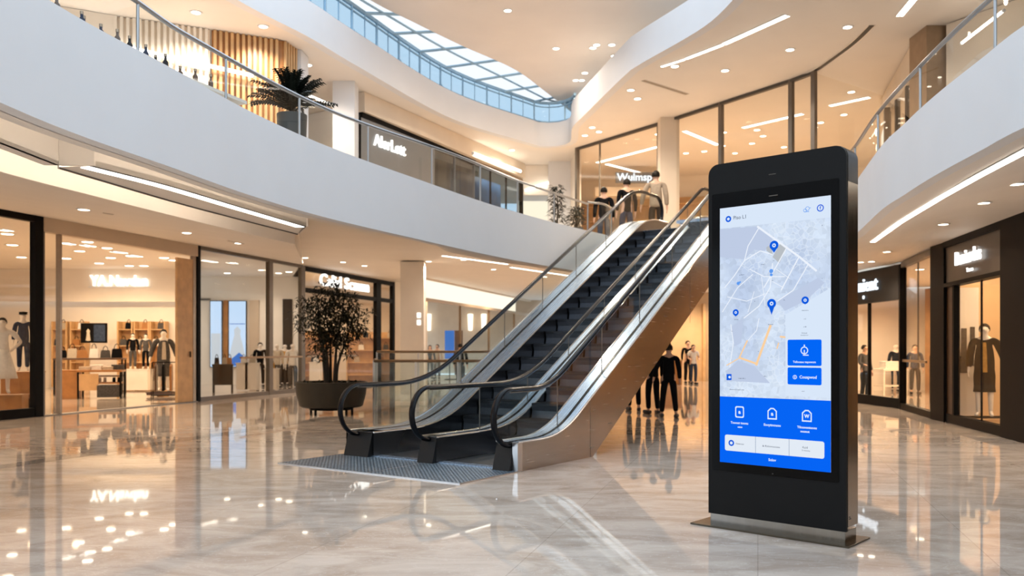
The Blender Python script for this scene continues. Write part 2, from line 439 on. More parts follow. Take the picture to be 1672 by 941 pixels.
# clerestory glazing and the glass roof beside the opening
i0 = next(i for i, p in enumerate(E3) if p.y > 13.5)
CL = [Vector((p.x, p.y)) for p in E3[i0:]]+[Vector((p.x, p.y)) for p in E3b[1:6]]
CLr = resample(offset2(CL, .1), 60)
g = MB().wallstrip(CLr, 8.32, 8.92, .012)
win = struct(g.build('window_1', 'glass_blue', smooth=True)); win['label'] = 'curved blue clerestory glazing above the left balcony'
m = MB()
m.wallstrip(offset2(CLr, -.02), 8.3, 8.36, .07); m.wallstrip(offset2(CLr, -.02), 8.88, 8.95, .07); m.wallstrip(offset2(CLr, -.02), 8.78, 8.80, .05)
for i in range(0, 60, 2):
    p = CLr[i]; w_ = .045 if i % 4 == 0 else .022; m.box((p.x, p.y, 8.62), (w_, w_*1.3, .58))
    if i % 8 == 4: m.box((p.x, p.y, 8.33), (.11, .11, .07))
m.build('window_frame', 'sky_frame', win)
RC = resample(EC, 60)
ga = [Vector((p.x, p.y, 8.94)) for p in CLr]; gb = [Vector((p.x, p.y, 9.25)) for p in RC]
win2 = struct(MB().strip(ga, gb).build('window_2', 'glass_sky', smooth=True)); win2['label'] = 'glazed roof strip between clerestory and ceiling edge'
m = MB()
for i in range(2, 60, 5): m.tube([ga[i]-Vector((0, 0, .03)), gb[min(59, i+1)]-Vector((0, 0, .03))], .035, 6)
mid = [a.lerp(b, .52)-Vector((0, 0, .03)) for a, b in zip(ga, gb)]
m.tube(mid, .026, 6)
m.build('window_frame', 'sky_frame', win2)

# rear and far walls closing the hall
struct(MB().box((-2, -7, 3.5), (26, .2, 7)).build('wall_rear', 'wall_beige'))
struct(MB().box((0, 54.5, 4.4), (60, .2, 8.8)).build('wall_far', 'wall_beige'))
struct(MB().seg((-15.5, 1), (-15.5, -7), .2, 0, 8).build('wall_left_rear', 'wall_beige'))
struct(MB().seg((11.2, 2), (11.2, -7), .2, 0, 8).build('wall_right_rear', 'wall_beige'))
# dark floor border beside the left shops
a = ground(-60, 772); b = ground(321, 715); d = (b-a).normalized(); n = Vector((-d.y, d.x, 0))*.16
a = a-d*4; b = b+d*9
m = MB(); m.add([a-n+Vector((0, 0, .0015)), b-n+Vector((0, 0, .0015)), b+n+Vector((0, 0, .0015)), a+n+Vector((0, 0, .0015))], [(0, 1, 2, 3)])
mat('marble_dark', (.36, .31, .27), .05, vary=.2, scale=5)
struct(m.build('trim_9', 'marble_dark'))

# lit cove wall and the lower ceiling that runs from it to the shops
CV = catmull([(-6.9, 3), (-6.45, 7), (-6.12, 10.2), (-5.8, 11.8), (-5.4, 13.6), (-4.9, 15.6), (-4.4, 17.36)], 50)
m = MB(); m.wallstrip(CV, 3.62, 4.42, .06); struct(m.build('trim_10', 'ceiling_plaster', smooth=True))
SW = resample([W(-17), W(11.5)], 50); rows = []
for j in range(9):
    k = j/8; rows.append([(p.x+(q.x-p.x)*k, p.y+(q.y-p.y)*k, 3.62+.83*k) for p, q in zip(CV, SW)])
ceil_low = struct(MB().grid(rows).build('ceiling_lower', 'ceiling_plaster', smooth=True))
a = [r[-1] for r in rows]; m = MB(); m.strip(a, [(p[0], p[1], 4.5) for p in a]); struct(m.build('trim_15', 'ceiling_plaster'))

# ================================================================ surfaces for lights
def bvh_of(*obs):
    vs = []; fs = []
    for o in obs:
        b = len(vs); vs += [o.matrix_world @ v.co for v in o.data.vertices]
        o.data.calc_loop_triangles()
        fs += [tuple(i+b for i in t.vertices) for t in o.data.loop_triangles]
    return BVHTree.FromPolygons(vs, fs)
BV_G = bvh_of(ceil_left, ceil_right, ceil_back, ceil_low); BV_U = bvh_of(ceil_up); BV_R = bvh_of(ceil_roof)
CAM = Vector((0, 0, EYE))
def on_ceiling(u, v, bv):
    d = (at(u, v, 10)-CAM).normalized()
    h = bv.ray_cast(CAM, d)
    return (h[0], h[1]) if h[0] is not None else (None, None)

dl_proto = None
def downlight(u, v, bv, where, r=.075, power=0):
    global dl_proto
    p, n = on_ceiling(u, v, bv)
    if p is None: print('NO CEILING', u, v); return
    if dl_proto is None:
        t = thing('downlight', None, 'ceiling light')
        MB().lathe([(.075, 0), (.1, -.002), (.1, -.012), (.078, -.014), (.075, -.01)], n=20).build('trim_ring', 'white_plaster', t)
        MB().lathe([(.0, -.004), (.076, -.004), (.07, -.011), (.0, -.013)], n=20).build('lamp', 'lamp_warm', t)
        dl_proto = t
        t2 = t
    else:
        t2 = copy_thing(dl_proto, (0, 0, 0), 0)
    t2.location = p; t2.scale = (r/.1*1.3, r/.1*1.3, 1)
    t2['label'] = 'round recessed downlight shining in the '+where
    t2['group'] = 'downlights in the '+where
    if power:
        lamp('downlight_beam', 'SPOT', (p.x, p.y, p.z-.1), power, (1, .84, .67), .08, (0, 0, 0), angle=math.radians(150), blend=.8)
G1 = 'ground-floor ceiling on the left'
for u, v in [(137, 342), (305, 380), (390, 397), (498, 421), (560, 428), (595, 434), (700, 427), (806, 440), (757, 424), (890, 452)]:
    downlight(u, v, BV_G, G1, .1, 190)
G2 = 'ground-floor ceiling on the right'
for u, v in [(1606, 331), (1540, 366), (1448, 411), (1423, 427), (1405, 428), (1660, 300)]:
    downlight(u, v, BV_G, G2, .085, 110)
G3 = 'upper ceiling over the left gallery'
for u, v in [(430, 43), (320, 20), (503, 106), (608, 160), (703, 205), (711, 211), (729, 212), (727, 225), (836, 245), (797, 260), (830, 268)]:
    downlight(u, v, BV_U, G3, .085, 190)
G4 = 'upper ceiling over the right gallery'
for u, v in [(1384, 44), (1290, 81), (1184, 115), (1030, 147), (1041, 161), (1102, 108), (967, 208), (978, 215), (955, 221)]:
    downlight(u, v, BV_U, G4, .085, 165)
G5 = 'roof ceiling beside the skylight'
for u, v in [(829, 17), (908, 79), (999, 73), (968, 78), (974, 73), (1003, 91), (940, 131), (950, 131), (955, 119)]:
    downlight(u, v, BV_R, G5, .085, 230 if u < 920 else (70 if u in (999, 940) else 0))

def linear_light(uvs, bv, label, w=.09, power=0):
    P = []
    for u, v in uvs:
        p, n = on_ceiling(u, v, bv)
        if p is None: print('NO CEILING LINE', u, v); return
        P.append(p)
    P = resample(P, max(2, 6*len(P)))
    t = thing('linear_light', label, 'ceiling light', P[0])
    A = [p-Vector((0, 0, .01)) for p in P]
    MB().tube([p-Vector((0, 0, .002)) for p in A], w*.62, 4, flat=.15).build('frame', 'white_plaster', t, world=True)
    Q = offset2(A, w/2); R = offset2(A, -w/2)
    MB().grid([[q-Vector((0, 0, .012)) for q in Q], [q-Vector((0, 0, .012)) for q in R]]).build('diffuser', 'lamp_strip', t, world=True)
    return t
linear_light([(1080, 108), (1118, 96)], BV_U, 'short white linear light, dimmer end of the long diagonal line', .07)
linear_light([(1120, 95), (1180, 72)], BV_U, 'slim white linear light in the middle of the diagonal line', .09)
linear_light([(1182, 71), (1286, 24)], BV_U, 'long white linear light nearest in the diagonal ceiling line', .12)
linear_light([(1469, 25), (1500, -12)], BV_U, 'white linear light at the top edge above the right railing', .12)
linear_light([(722, 417), (829, 431)], BV_G, 'linear light in the soffit left of the left handrail', .1)
linear_light([(834, 436), (930, 450)], BV_G, 'linear light in the soffit behind the left handrail', .1)
linear_light([(1425, 394), (1470, 361), (1537, 320), (1600, 284), (1690, 236)], BV_G, 'long curved linear light under the right balcony', .09)
# trough strip and its hidden cove lamp
t = thing('linear_light', 'long white linear light in the trough under the left balcony', 'ceiling light', (fr2[0].x, fr2[0].y, 3.39))
s0 = offset2(fr2, .03); s1 = offset2(fr2, .17)
MB().grid([[(p.x, p.y, 3.392) for p in s0], [(p.x, p.y, 3.392) for p in s1]]).build('diffuser', 'lamp_strip', t, world=True)
m = MB(); m.wallstrip(s0, 3.394, 3.4, .01); m.wallstrip(offset2(s1, -.01), 3.394, 3.4, .01); m.build('frame', 'white_plaster', t, world=True)
t = thing('cove_light', 'warm cove light glowing on the ceiling behind the left trough', 'ceiling light', (bk2[0].x, bk2[0].y, 3.47))
MB().wallstrip(offset2(bk2, -.12), 3.465, 3.50, .08).build('lamp', 'cove_strip', t, world=True)
t = thing('cove_light', 'warm cove light glowing behind the beam at the far left', 'ceiling light', (fr1[0].x, fr1[0].y, 3.47))
MB().wallstrip(offset2(fr1, .07), 3.445, 3.48, .07).build('lamp', 'cove_strip', t, world=True)
# curved dark air slot in the upper ceiling
P = []
for u, v in [(1177, 169), (1240, 148), (1293, 130), (1332, 114), (1362, 94), (1395, 69), (1424, 41)]:
    P.append(on_ceiling(u, v, BV_U)[0])
P = catmull(P, 40)
t = thing('air_slot', 'black curved air slot in the upper right ceiling', 'vent', P[0])
MB().grid([[q-Vector((0, 0, .006)) for q in offset2(P, .05)], [q-Vector((0, 0, .006)) for q in offset2(P, -.05)]]).build('slot', 'black_satin', t, world=True)
m = MB(); m.tube([q-Vector((0, 0, .006)) for q in offset2(P, .06)], .01, 4); m.tube([q-Vector((0, 0, .006)) for q in offset2(P, -.06)], .01, 4); m.build('edge', 'steel', t, world=True)

def vent(uvs, bv, label, w=.07):
    P = resample([on_ceiling(u, v, bv)[0] for u, v in uvs], 6)
    t = thing('air_vent', label, 'vent', P[0])
    MB().grid([[q-Vector((0, 0, .004)) for q in offset2(P, w/2)], [q-Vector((0, 0, .004)) for q in offset2(P, -w/2)]]).build('grille', 'vent_grey', t, world=True)
    m = MB(); m.tube([q-Vector((0, 0, .004)) for q in offset2(P, w/2)], .008, 4); m.tube([q-Vector((0, 0, .004)) for q in offset2(P, -w/2)], .008, 4); m.build('edge', 'ceiling_plaster', t, world=True)
mat('vent_grey', (.30, .25, .20), .5, vary=.1)
vent([(1050, 131), (1122, 154)], BV_U, 'slim grey air vent under the diagonal ceiling lights', .12)
vent([(748, 225), (766, 228)], BV_U, 'small grey air vent in the ceiling over the left gallery', .16)
vent([(168, 347), (186, 350)], BV_G, 'small grey vent beside the downlight over the left shops', .14)
vent([(372, 393), (400, 398)], BV_G, 'slim vent in the left ceiling before the glass shop', .10)
# ================================================================ directory kiosk
KA = math.atan2(-.669, .743)
K0 = Vector((1.694, 7.33, 0))
KX = Vector((.743, -.669, 0)); KN = Vector((.669, .743, 0))
def kp(u, v):                       # frame spot -> (across, height) on the kiosk's front
    r = (u-U0)/F
    s = (r*K0.y-K0.x)/(KX.x-r*KX.y)
    Y = K0.y+KX.y*s
    return s, EYE-(v-VH)/F*Y
mat('kiosk_black', (.011, .0112, .0118), .45, spec=.12, vary=.03)
mat('kiosk_side', (.055, .055, .058), .3, .6, vary=.03)
mat('kiosk_bezel', (.003, .003, .0034), .12, spec=.12, vary=0)
mat('base_bronze', (.10, .085, .065), .25, .8, vary=.06)
brushed('plinth_steel', (.36, .35, .33), .22, (60, 60, 2))
def ui(name, rgb, s=1.0):
    lin = [((c/255+.055)/1.055)**2.4 if c > 10 else c/255/12.92 for c in rgb]
    return emis(name, lin, s*.82)
ui('ui_white', (216, 230, 248)); ui('ui_pale', (226, 234, 244)); ui('ui_blue', (6, 100, 244)); ui('ui_blue_tile', (2, 102, 246)); ui('ui_icon', (222, 236, 255))
ui('ui_ink', (74, 84, 104)); ui('ui_pin', (14, 92, 222)); ui('ui_orange', (250, 208, 160)); ui('ui_road', (236, 242, 252)); ui('ui_park', (184, 190, 196)); ui('ui_faint', (150, 165, 190))
ui('ui_shade', (190, 203, 228)); ui('ui_lightblue', (96, 156, 240))
def map_material():
    m = emis('ui_map', (.6, .7, .9), .82); nt = m.node_tree; L = nt.links.new
    e = [n for n in nt.nodes if n.type == 'EMISSION'][0]
    tc = nt.nodes.new('ShaderNodeTexCoord')
    mp = nt.nodes.new('ShaderNodeMapping'); mp.inputs['Rotation'].default_value = (0, math.radians(28), 0); L(tc.outputs['Object'], mp.inputs['Vector'])
    vo = nt.nodes.new('ShaderNodeTexVoronoi'); vo.feature = 'DISTANCE_TO_EDGE'; vo.inputs['Scale'].default_value = 24; vo.inputs['Randomness'].default_value = .8
    L(mp.outputs['Vector'], vo.inputs['Vector'])
    vc = nt.nodes.new('ShaderNodeTexVoronoi'); vc.inputs['Scale'].default_value = 24; vc.inputs['Randomness'].default_value = .8; L(mp.outputs['Vector'], vc.inputs['Vector'])
    nz = nt.nodes.new('ShaderNodeTexNoise'); nz.inputs['Scale'].default_value = 2.2; nz.inputs['Detail'].default_value = 5; L(tc.outputs['Object'], nz.inputs['Vector'])
    r1 = nt.nodes.new('ShaderNodeValToRGB'); c = r1.color_ramp.elements
    c[0].position = .38; c[0].color = (.50, .60, .79, 1); c[1].position = .62; c[1].color = (.66, .76, .90, 1); L(nz.outputs['Fac'], r1.inputs['Fac'])
    sp = nt.nodes.new('ShaderNodeSeparateColor'); L(vc.outputs['Color'], sp.inputs[0])
    mr = nt.nodes.new('ShaderNodeMapRange'); mr.inputs['To Min'].default_value = .92; mr.inputs['To Max'].default_value = 1.08; L(sp.outputs[0], mr.inputs['Value'])
    mu = nt.nodes.new('ShaderNodeMix'); mu.data_type = 'RGBA'; mu.blend_type = 'MULTIPLY'; mu.inputs[0].default_value = 1; L(r1.outputs['Color'], mu.inputs[6]); L(mr.outputs['Result'], mu.inputs[7])
    r2 = nt.nodes.new('ShaderNodeValToRGB'); c = r2.color_ramp.elements
    c[0].position = .03; c[0].color = (.5, .5, .5, 1); c[1].position = .07; c[1].color = (0, 0, 0, 1); L(vo.outputs['Distance'], r2.inputs['Fac'])
    nm = nt.nodes.new('ShaderNodeTexNoise'); nm.inputs['Scale'].default_value = 3.1; L(mp.outputs['Vector'], nm.inputs['Vector'])
    r3 = nt.nodes.new('ShaderNodeValToRGB'); c = r3.color_ramp.elements; c[0].position = .47; c[1].position = .58; L(nm.outputs['Fac'], r3.inputs['Fac'])
    mk = nt.nodes.new('ShaderNodeMath'); mk.operation = 'MULTIPLY'; L(r2.outputs['Color'], mk.inputs[0]); L(r3.outputs['Color'], mk.inputs[1])
    mx = nt.nodes.new('ShaderNodeMix'); mx.data_type = 'RGBA'; L(mk.outputs[0], mx.inputs[0]); L(mu.outputs[2], mx.inputs[6]); mx.inputs[7].default_value = (.80, .88, .98, 1)
    L(mx.outputs[2], e.inputs[0])
map_material()

KI = thing('directory_kiosk', 'tall black touchscreen directory kiosk with a blue and white map screen', 'information kiosk', K0, KA)
def rounded(x0, x1, z0, z1, r, n=8):
    P = [(x0, z0), (x1, z0)]
    for k in range(n+1): a = math.pi/2*k/n; P.append((x1-r+r*math.cos(a), z1-r+r*math.sin(a)))
    for k in range(n+1): a = math.pi/2*(1+k/n); P.append((x0+r+r*math.cos(a), z1-r+r*math.sin(a)))
    return P
def rrect(x0, x1, z0, z1, r, n=5):
    P = []
    for cx, cz, a0 in ((x1-r, z0+r, -90), (x1-r, z1-r, 0), (x0+r, z1-r, 90), (x0+r, z0+r, 180)):
        for k in range(n+1):
            a = math.radians(a0+90*k/n); P.append((cx+r*math.cos(a), cz+r*math.sin(a)))
    return P
o = MB().prism(rounded(-.016, 1.158, .097, 3.068, .09), 'y', 0, .03).build('front_panel', 'kiosk_black', KI, smooth=True)
o = MB().prism(rounded(-.019, 1.161, .13, 3.07, .092), 'y', .031, .235).build('casing', 'kiosk_steel', KI, smooth=True)
o['label'] = 'brushed metal side casing'
o = MB().prism(rounded(-.0205, 1.1625, 2.79, 3.0715, .092), 'y', .033, .233).build('top_cap', 'kiosk_side', KI, smooth=True)
MB().box((.574, .12, .055), (1.148, .23, .09), 0, .003).build('plinth', 'plinth_steel', KI)
MB().box((.545, .115, .0075), (1.35, .45, .015), 0, .004).build('base_plate', 'base_bronze', KI)
m = MB()
for k in range(5): m.box((1.163, .06+.012*(k % 3), .19+.014*(k//3)), (.002, .006, .006))
m.build('side_vent', 'black_satin', KI)
MB().prism(rrect(.02, 1.104, .47, 2.815, .012), 'y', -.004, .001).build('bezel', 'kiosk_bezel', KI, smooth=True)
def flat(poly, name, material, y, par):
    return MB().prism(poly, 'y', -y, -y+.0012).build(name, material, par)
x0, zt = kp(1176, 342); x1, zt2 = kp(1357, 318); _, zb = kp(1176, 756); _, zb2 = kp(1357, 770)
zt = (zt+zt2)/2; zb = (zb+zb2)/2
zblue = (kp(1176, 647)[1]+kp(1357, 655)[1])/2; zhead = kp(1176, 374)[1]
SCN = flat([(x0, zb), (x1, zb), (x1, zt), (x0, zt)], 'screen', 'ui_white', .0052, KI)
SCN['label'] = 'lit touchscreen showing a floor map'
flat([(x0, zblue), (x1, zblue), (x1, zhead), (x0, zhead)], 'map_image', 'ui_map', .0060, SCN)
flat([(x0, zb), (x1, zb), (x1, zblue), (x0, zblue)], 'blue_menu', 'ui_blue', .0060, SCN)
def px(pts): return [kp(*p) for p in pts]
def fpoly(pts, name, material, y=.0066): return flat(px(pts), name, material, y, SCN)
# tinted districts, park, pale panel at the right
for P_ in ([(1176, 375), (1237, 370), (1264, 388), (1250, 410), (1232, 408), (1216, 424), (1176, 420)], [(1270, 492), (1336, 454), (1347, 462), (1318, 490), (1282, 508)], [(1186, 606), (1206, 589), (1232, 598), (1258, 626), (1188, 622)], [(1195, 534), (1214, 520), (1211, 560), (1200, 566)]):
    fpoly(P_, 'map_district', 'ui_shade', .0064)
m = MB()
m.prism(px([(1274, 398), (1285, 406), (1273, 430), (1262, 420)]), 'y', -.0066, -.0063)
m.prism(px([(1252, 404), (1260, 399), (1262, 416), (1252, 410)]), 'y', -.0066, -.0063)
m.build('map_park', 'ui_park', SCN)
m = MB()
m.prism(px([(1283, 514), (1357, 470), (1357, 650), (1283, 646)]), 'y', -.0063, -.0060)
m.build('map_water', 'ui_white', SCN)
def road(m, pts, w, y=.0068):
    P = [Vector((*kp(*p), 0)) for p in pts]
    for a, b in zip(P, P[1:]):
        d = (b-a); n = Vector((-d.y, d.x, 0)).normalized()*w/2
        m.prism([(q.x, q.y) for q in (a-n, b-n, b+n, a+n)], 'y', -y, -y+.0004)
m = MB()
for pts, w in [([(1237, 370), (1306, 420), (1334, 443)], .016), ([(1305, 420), (1276, 474)], .010), ([(1285, 405), (1270, 432), (1248, 470)], .009), ([(1240, 372), (1222, 402), (1216, 426)], .008),
               ([(1216, 426), (1200, 450), (1184, 470)], .008), ([(1320, 432), (1296, 474), (1270, 492)], .008), ([(1216, 426), (1242, 410), (1262, 416)], .008), ([(1225, 440), (1248, 452), (1282, 452)], .007),
               ([(1180, 510), (1205, 470), (1230, 448)], .007), ([(1215, 520), (1240, 500), (1258, 470), (1262, 430)], .008), ([(1192, 600), (1198, 560), (1194, 530)], .007), ([(1222, 556), (1236, 540), (1240, 520)], .006),
               ([(1188, 485), (1220, 492), (1250, 480)], .006), ([(1232, 476), (1222, 510)], .005), ([(1268, 440), (1290, 455)], .005), ([(1262, 460), (1280, 470)], .005), ([(1244, 452), (1250, 500)], .005)]:
    m = MB(); road(m, pts, w); m.build('map_road', 'ui_road', SCN)
m = MB()
road(m, [(1259, 531), (1235, 597)], .020, .0070); road(m, [(1238, 595), (1207, 584)], .016, .0070); road(m, [(1207, 586), (1221, 556)], .012, .0070); road(m, [(1274, 550), (1283, 551)], .014, .0070); road(m, [(1269, 570), (1272, 560)], .010, .0070); road(m, [(1187, 597), (1206, 586)], .008, .0070)
m.build('map_route', 'ui_orange', SCN)
def disc(m, u, v, r, y, n=20):
    s, z = kp(u, v); m.prism([(s+r*math.cos(2*math.pi*k/n), z+r*math.sin(2*math.pi*k/n)) for k in range(n)], 'y', -y, -y+.0006)
def ring(m, u, v, r, w, y, n=22):
    s, z = kp(u, v)
    A = [(s+r*math.cos(2*math.pi*k/n), -y, z+r*math.sin(2*math.pi*k/n)) for k in range(n+1)]
    B = [(s+(r-w)*math.cos(2*math.pi*k/n), -y, z+(r-w)*math.sin(2*math.pi*k/n)) for k in range(n+1)]
    m.strip(A, B)
def pin(u, v, r, tail, big=True):
    m = MB(); s, z = kp(u, v); n = 24
    P = []
    for k in range(n+1):
        a = math.radians(-55+290*k/n); P.append((s+r*math.cos(a), z+r*math.sin(a)))
    P.append((s, z-tail)); m.prism(P, 'y', -.0080, -.0074)
    o = m.build('map_pin', 'ui_pin', SCN)
    m = MB(); disc(m, u, v, r*.42, .0086); m.build('pin_symbol', 'ui_icon', SCN)
    m = MB(); disc(m, u, v, r*.17, .0090); m.build('pin_symbol', 'ui_pin', SCN)
pin(1264.5, 401, .038, .060); pin(1260.5, 496, .038, .092); pin(1202, 510.5, .027, .034); pin(1315.3, 490.5, .030, .033)
m = MB(); disc(m, 1190, 358, .026, .0075); m.build('menu_symbol', 'ui_pin', SCN)
m = MB(); disc(m, 1190, 358, .012, .0080); disc(m, 1340, 340, .0, .0080) if False else None; m.build('menu_symbol', 'ui_icon', SCN)
m = MB(); ring(m, 1340, 340, .028, .008, .0075); m.build('menu_symbol', 'ui_pin', SCN)
def scr_text(s, u, v, size, material, y=.0082, align='CENTER', bold=0, fs=1.0, par=None):
    q = kp(u, v); return text(s, 'screen_text', size, (q[0], -y, q[1]), (1, 0, 0), (0, 0, 1), material, SCN, .0002, align, bold=bold, font_scale=fs)
scr_text('f', 1340, 340, .036, 'ui_pin', bold=.001)
scr_text('Piso L1', 1198, 356.5, .044, 'ui_ink', align='LEFT', fs=.95)
m = MB(); ring(m, 1315, 344, .014, .004, .0075); ring(m, 1319, 341, .017, .004, .0075); m.box((kp(1318, 346)[0], -.0075, kp(1318, 346)[1]), (.036, .0006, .005)); m.build('cloud_symbol', 'ui_lightblue', SCN)
scr_text('+', 1323.5, 340, .026, 'ui_lightblue')
m = MB()
for u, v, r in [(1260, 443, .017), (1260, 449, .012), (1206, 463, .014), (1209, 461, .008)]: disc(m, u, v, r, .0075)
m.build('map_marker', 'ui_lightblue', SCN)
for s, u, v, z in [('Cuou', 1246, 432, .014), ('palatom', 1212, 449, .014), ('nec', 1264, 426, .012), ('reomal', 1259, 530, .016), ('Somot', 1203, 522, .014), ('muosud a', 1315, 507, .014), ('a li', 1315, 521, .015), ('a 40', 1315, 534, .014), ('Nousup', 1314, 544, .014),
                   ('touamomot', 1314, 547.5, .013), ('nou', 1250, 614.5, .015), ('Louat slle a', 1212, 618, .014), ('Bouourmu oualn mlm', 1204, 636.5, .015), ('aoum', 1312, 639, .011), ('na', 1281, 490, .013), ('la', 1233, 492, .012), ('li', 1237, 505, .012), ('a', 1343, 368, .016), ('o', 1343, 455, .014), ('tua', 1196, 541, .010), ('m', 1239, 574, .012), ('oa', 1262, 458, .012)]:
    scr_text(s, u, v, z, 'ui_ink')
o = fpoly([(1187, 611), (1195, 611), (1195, 621), (1187, 621)], 'map_symbol', 'ui_pin', .0072); m = MB(); disc(m, 1192, 616, .011, .0080); m.build('map_symbol', 'ui_icon', SCN)
# blue tiles
def tile(u0, v0, u1, v1, r, name, material, y=.0074):
    a = kp(u0, v0); b = kp(u1, v1); return flat(rrect(min(a[0], b[0]), max(a[0], b[0]), min(a[1], b[1]), max(a[1], b[1]), r), name, material, y, SCN)
tile(1286.6, 555, 1342, 598, .012, 'blue_tile', 'ui_blue_tile'); tile(1286.6, 600, 1342, 629.5, .012, 'blue_tile', 'ui_blue_tile')
m = MB(); ring(m, 1314, 572.5, .031, .008, .0082); s, z = kp(1314, 574); m.box((s, -.0084, z-.006), (.008, .001, .034)); m.box((s+.012, -.0084, z-.030), (.045, .001, .008)); m.box((s, -.0084, z+.046), (.010, .001, .014))
m.build('tile_symbol', 'ui_icon', SCN)
scr_text('Tellouaau napowcm', 1314, 591.5, .023, 'ui_icon', bold=.0006)
m = MB(); ring(m, 1298.5, 616, .017, .005, .0082); s, z = kp(1298.5, 616); m.box((s, -.0084, z), (.006, .001, .018)); m.build('tile_symbol', 'ui_icon', SCN)
scr_text('Couapwod', 1306, 616, .033, 'ui_icon', align='LEFT', bold=.0008, fs=.95)
# menu icons
def badge(u, v, roof, par):
    m = MB(); s, z = kp(u, v); w = .040; h = .048
    if roof: P = [(s-w, z-h), (s+w, z-h), (s+w, z+h*.45), (s+w*.35, z+h*.95), (s-w*.35, z+h*.95), (s-w, z+h*.45)]
    else: P = rrect(s-w, s+w, z-h, z+h, .014, 3)
    c = (s, z); Q = [(c[0]+(p[0]-c[0])*.76, c[1]+(p[1]-c[1])*.78) for p in P]
    m.strip([(p[0], -.0080, p[1]) for p in P+P[:1]], [(p[0], -.0080, p[1]) for p in Q+Q[:1]])
    m.build('menu_symbol', 'ui_icon', SCN)
badge(1208.3, 673, False, 0); badge(1261.5, 675.5, True, 0); badge(1318, 679, True, 0)
scr_text('a', 1208.3, 673, .044, 'ui_icon', bold=.002); scr_text('a', 1261.5, 676, .044, 'ui_icon', bold=.002); scr_text('W', 1318, 680, .036, 'ui_icon', bold=.002)
for s, u, v, z in [('Tooout tooou', 1208, 691, .027), ('osoo', 1209, 697.5, .021), ('Eooytmouou', 1261.5, 694.5, .028), ('Tilouoontuoou', 1318.3, 698.5, .026), ('nounot', 1315, 705, .025), ('Solov', 1261.5, 751.5, .029)]:
    scr_text(s, u, v, z, 'ui_icon', bold=.0008)
a = (kp(1184.3, 710)[1]+kp(1346, 721)[1])/2; b = (kp(1185, 736)[1]+kp(1346, 749)[1])/2
flat(rrect(kp(1184.3, 720)[0], kp(1346.5, 730)[0], b, a, .018), 'button_bar', 'ui_pale', .0074, SCN)
m = MB()
for u in (1234.3, 1289): s = kp(u, 720)[0]; m.box((s, -.0078, (a+b)/2), (.004, .0006, a-b))
m.build('button_divider', 'ui_faint', SCN)
m = MB(); disc(m, 1194.8, 723.5, .026, .0080); m.build('button_symbol', 'ui_pin', SCN)
m = MB(); disc(m, 1194.8, 723.5, .013, .0084); m.build('button_symbol', 'ui_pale', SCN)
scr_text('Oueauuan', 1202, 724.5, .018, 'ui_ink', align='LEFT'); scr_text('& Ridomuuuau', 1245.5, 728.3, .021, 'ui_ink', align='LEFT', fs=1.2); scr_text('Auid', 1315, 731, .024, 'ui_ink'); scr_text('S noouou', 1316.5, 736, .017, 'ui_ink')
# speaker slits and lower camera dot
m = MB(); s, z = kp(1263, 319.5); m.box((s, -.0042, z), (.075, .002, .006)); s, z = kp(1261, 284.5); m.box((s, -.0006, z), (.06, .002, .004))
m.build('speaker_slit', 'steel_frame', KI)
m = MB(); s, z = kp(1262, 774); m.prism([(s+.006*math.cos(k), z+.006*math.sin(k)) for k in range(6)], 'y', -.0046, -.004); m.build('lower_sensor', 'dark_trim', KI)
# ================================================================ escalators
EA = math.atan2(-.571, .821)
E0 = Vector((-2.15, 12.0, 0)); PIT = 1.295
def fillet(pts, rad, n=8):
    out = [Vector(pts[0])]
    for a, b, c in zip(pts, pts[1:], pts[2:]):
        a, b, c = Vector(a), Vector(b), Vector(c)
        d1 = (a-b).normalized(); d2 = (c-b).normalized()
        r = min(rad, (a-b).length*.49, (c-b).length*.49)
        p = b+d1*r; q = b+d2*r
        for k in range(n+1):
            t = k/n; out.append(p*(1-t)**2+b*2*t*(1-t)+q*t*t)
    out.append(Vector(pts[-1]))
    return out
def zat(path, s):
    for a, b in zip(path, path[1:]):
        if a[0] <= s <= b[0]+1e-9: return a[1]+(b[1]-a[1])*((s-a[0])/max(1e-9, b[0]-a[0]))
    return path[-1][1] if s > path[-1][0] else path[0][1]
TOPZ = 4.1
def rail_path(brk, slope, send):      # centre line of a handrail (along, height), looping down at both ends
    zt = 5.05; s1 = brk+(zt-1.0)/slope
    core = fillet([(0, 1.0), (brk, 1.0), (s1, zt), (send, zt)], .75)
    r = .345
    low = [Vector((0+r*math.cos(math.radians(a)), .655+r*math.sin(math.radians(a)))) for a in range(-72, -271, -11)]
    hi = [Vector((send+r*math.cos(math.radians(a)), zt-r+r*math.sin(math.radians(a)))) for a in range(80, -75, -11)]
    return low+core+hi, core
def deck_path(brk, slope, send, z0=.35):
    zt = TOPZ+.30; s1 = brk+(zt-z0)/slope
    return fillet([(-.02, z0), (brk, z0), (s1, zt), (send, zt)], .7)
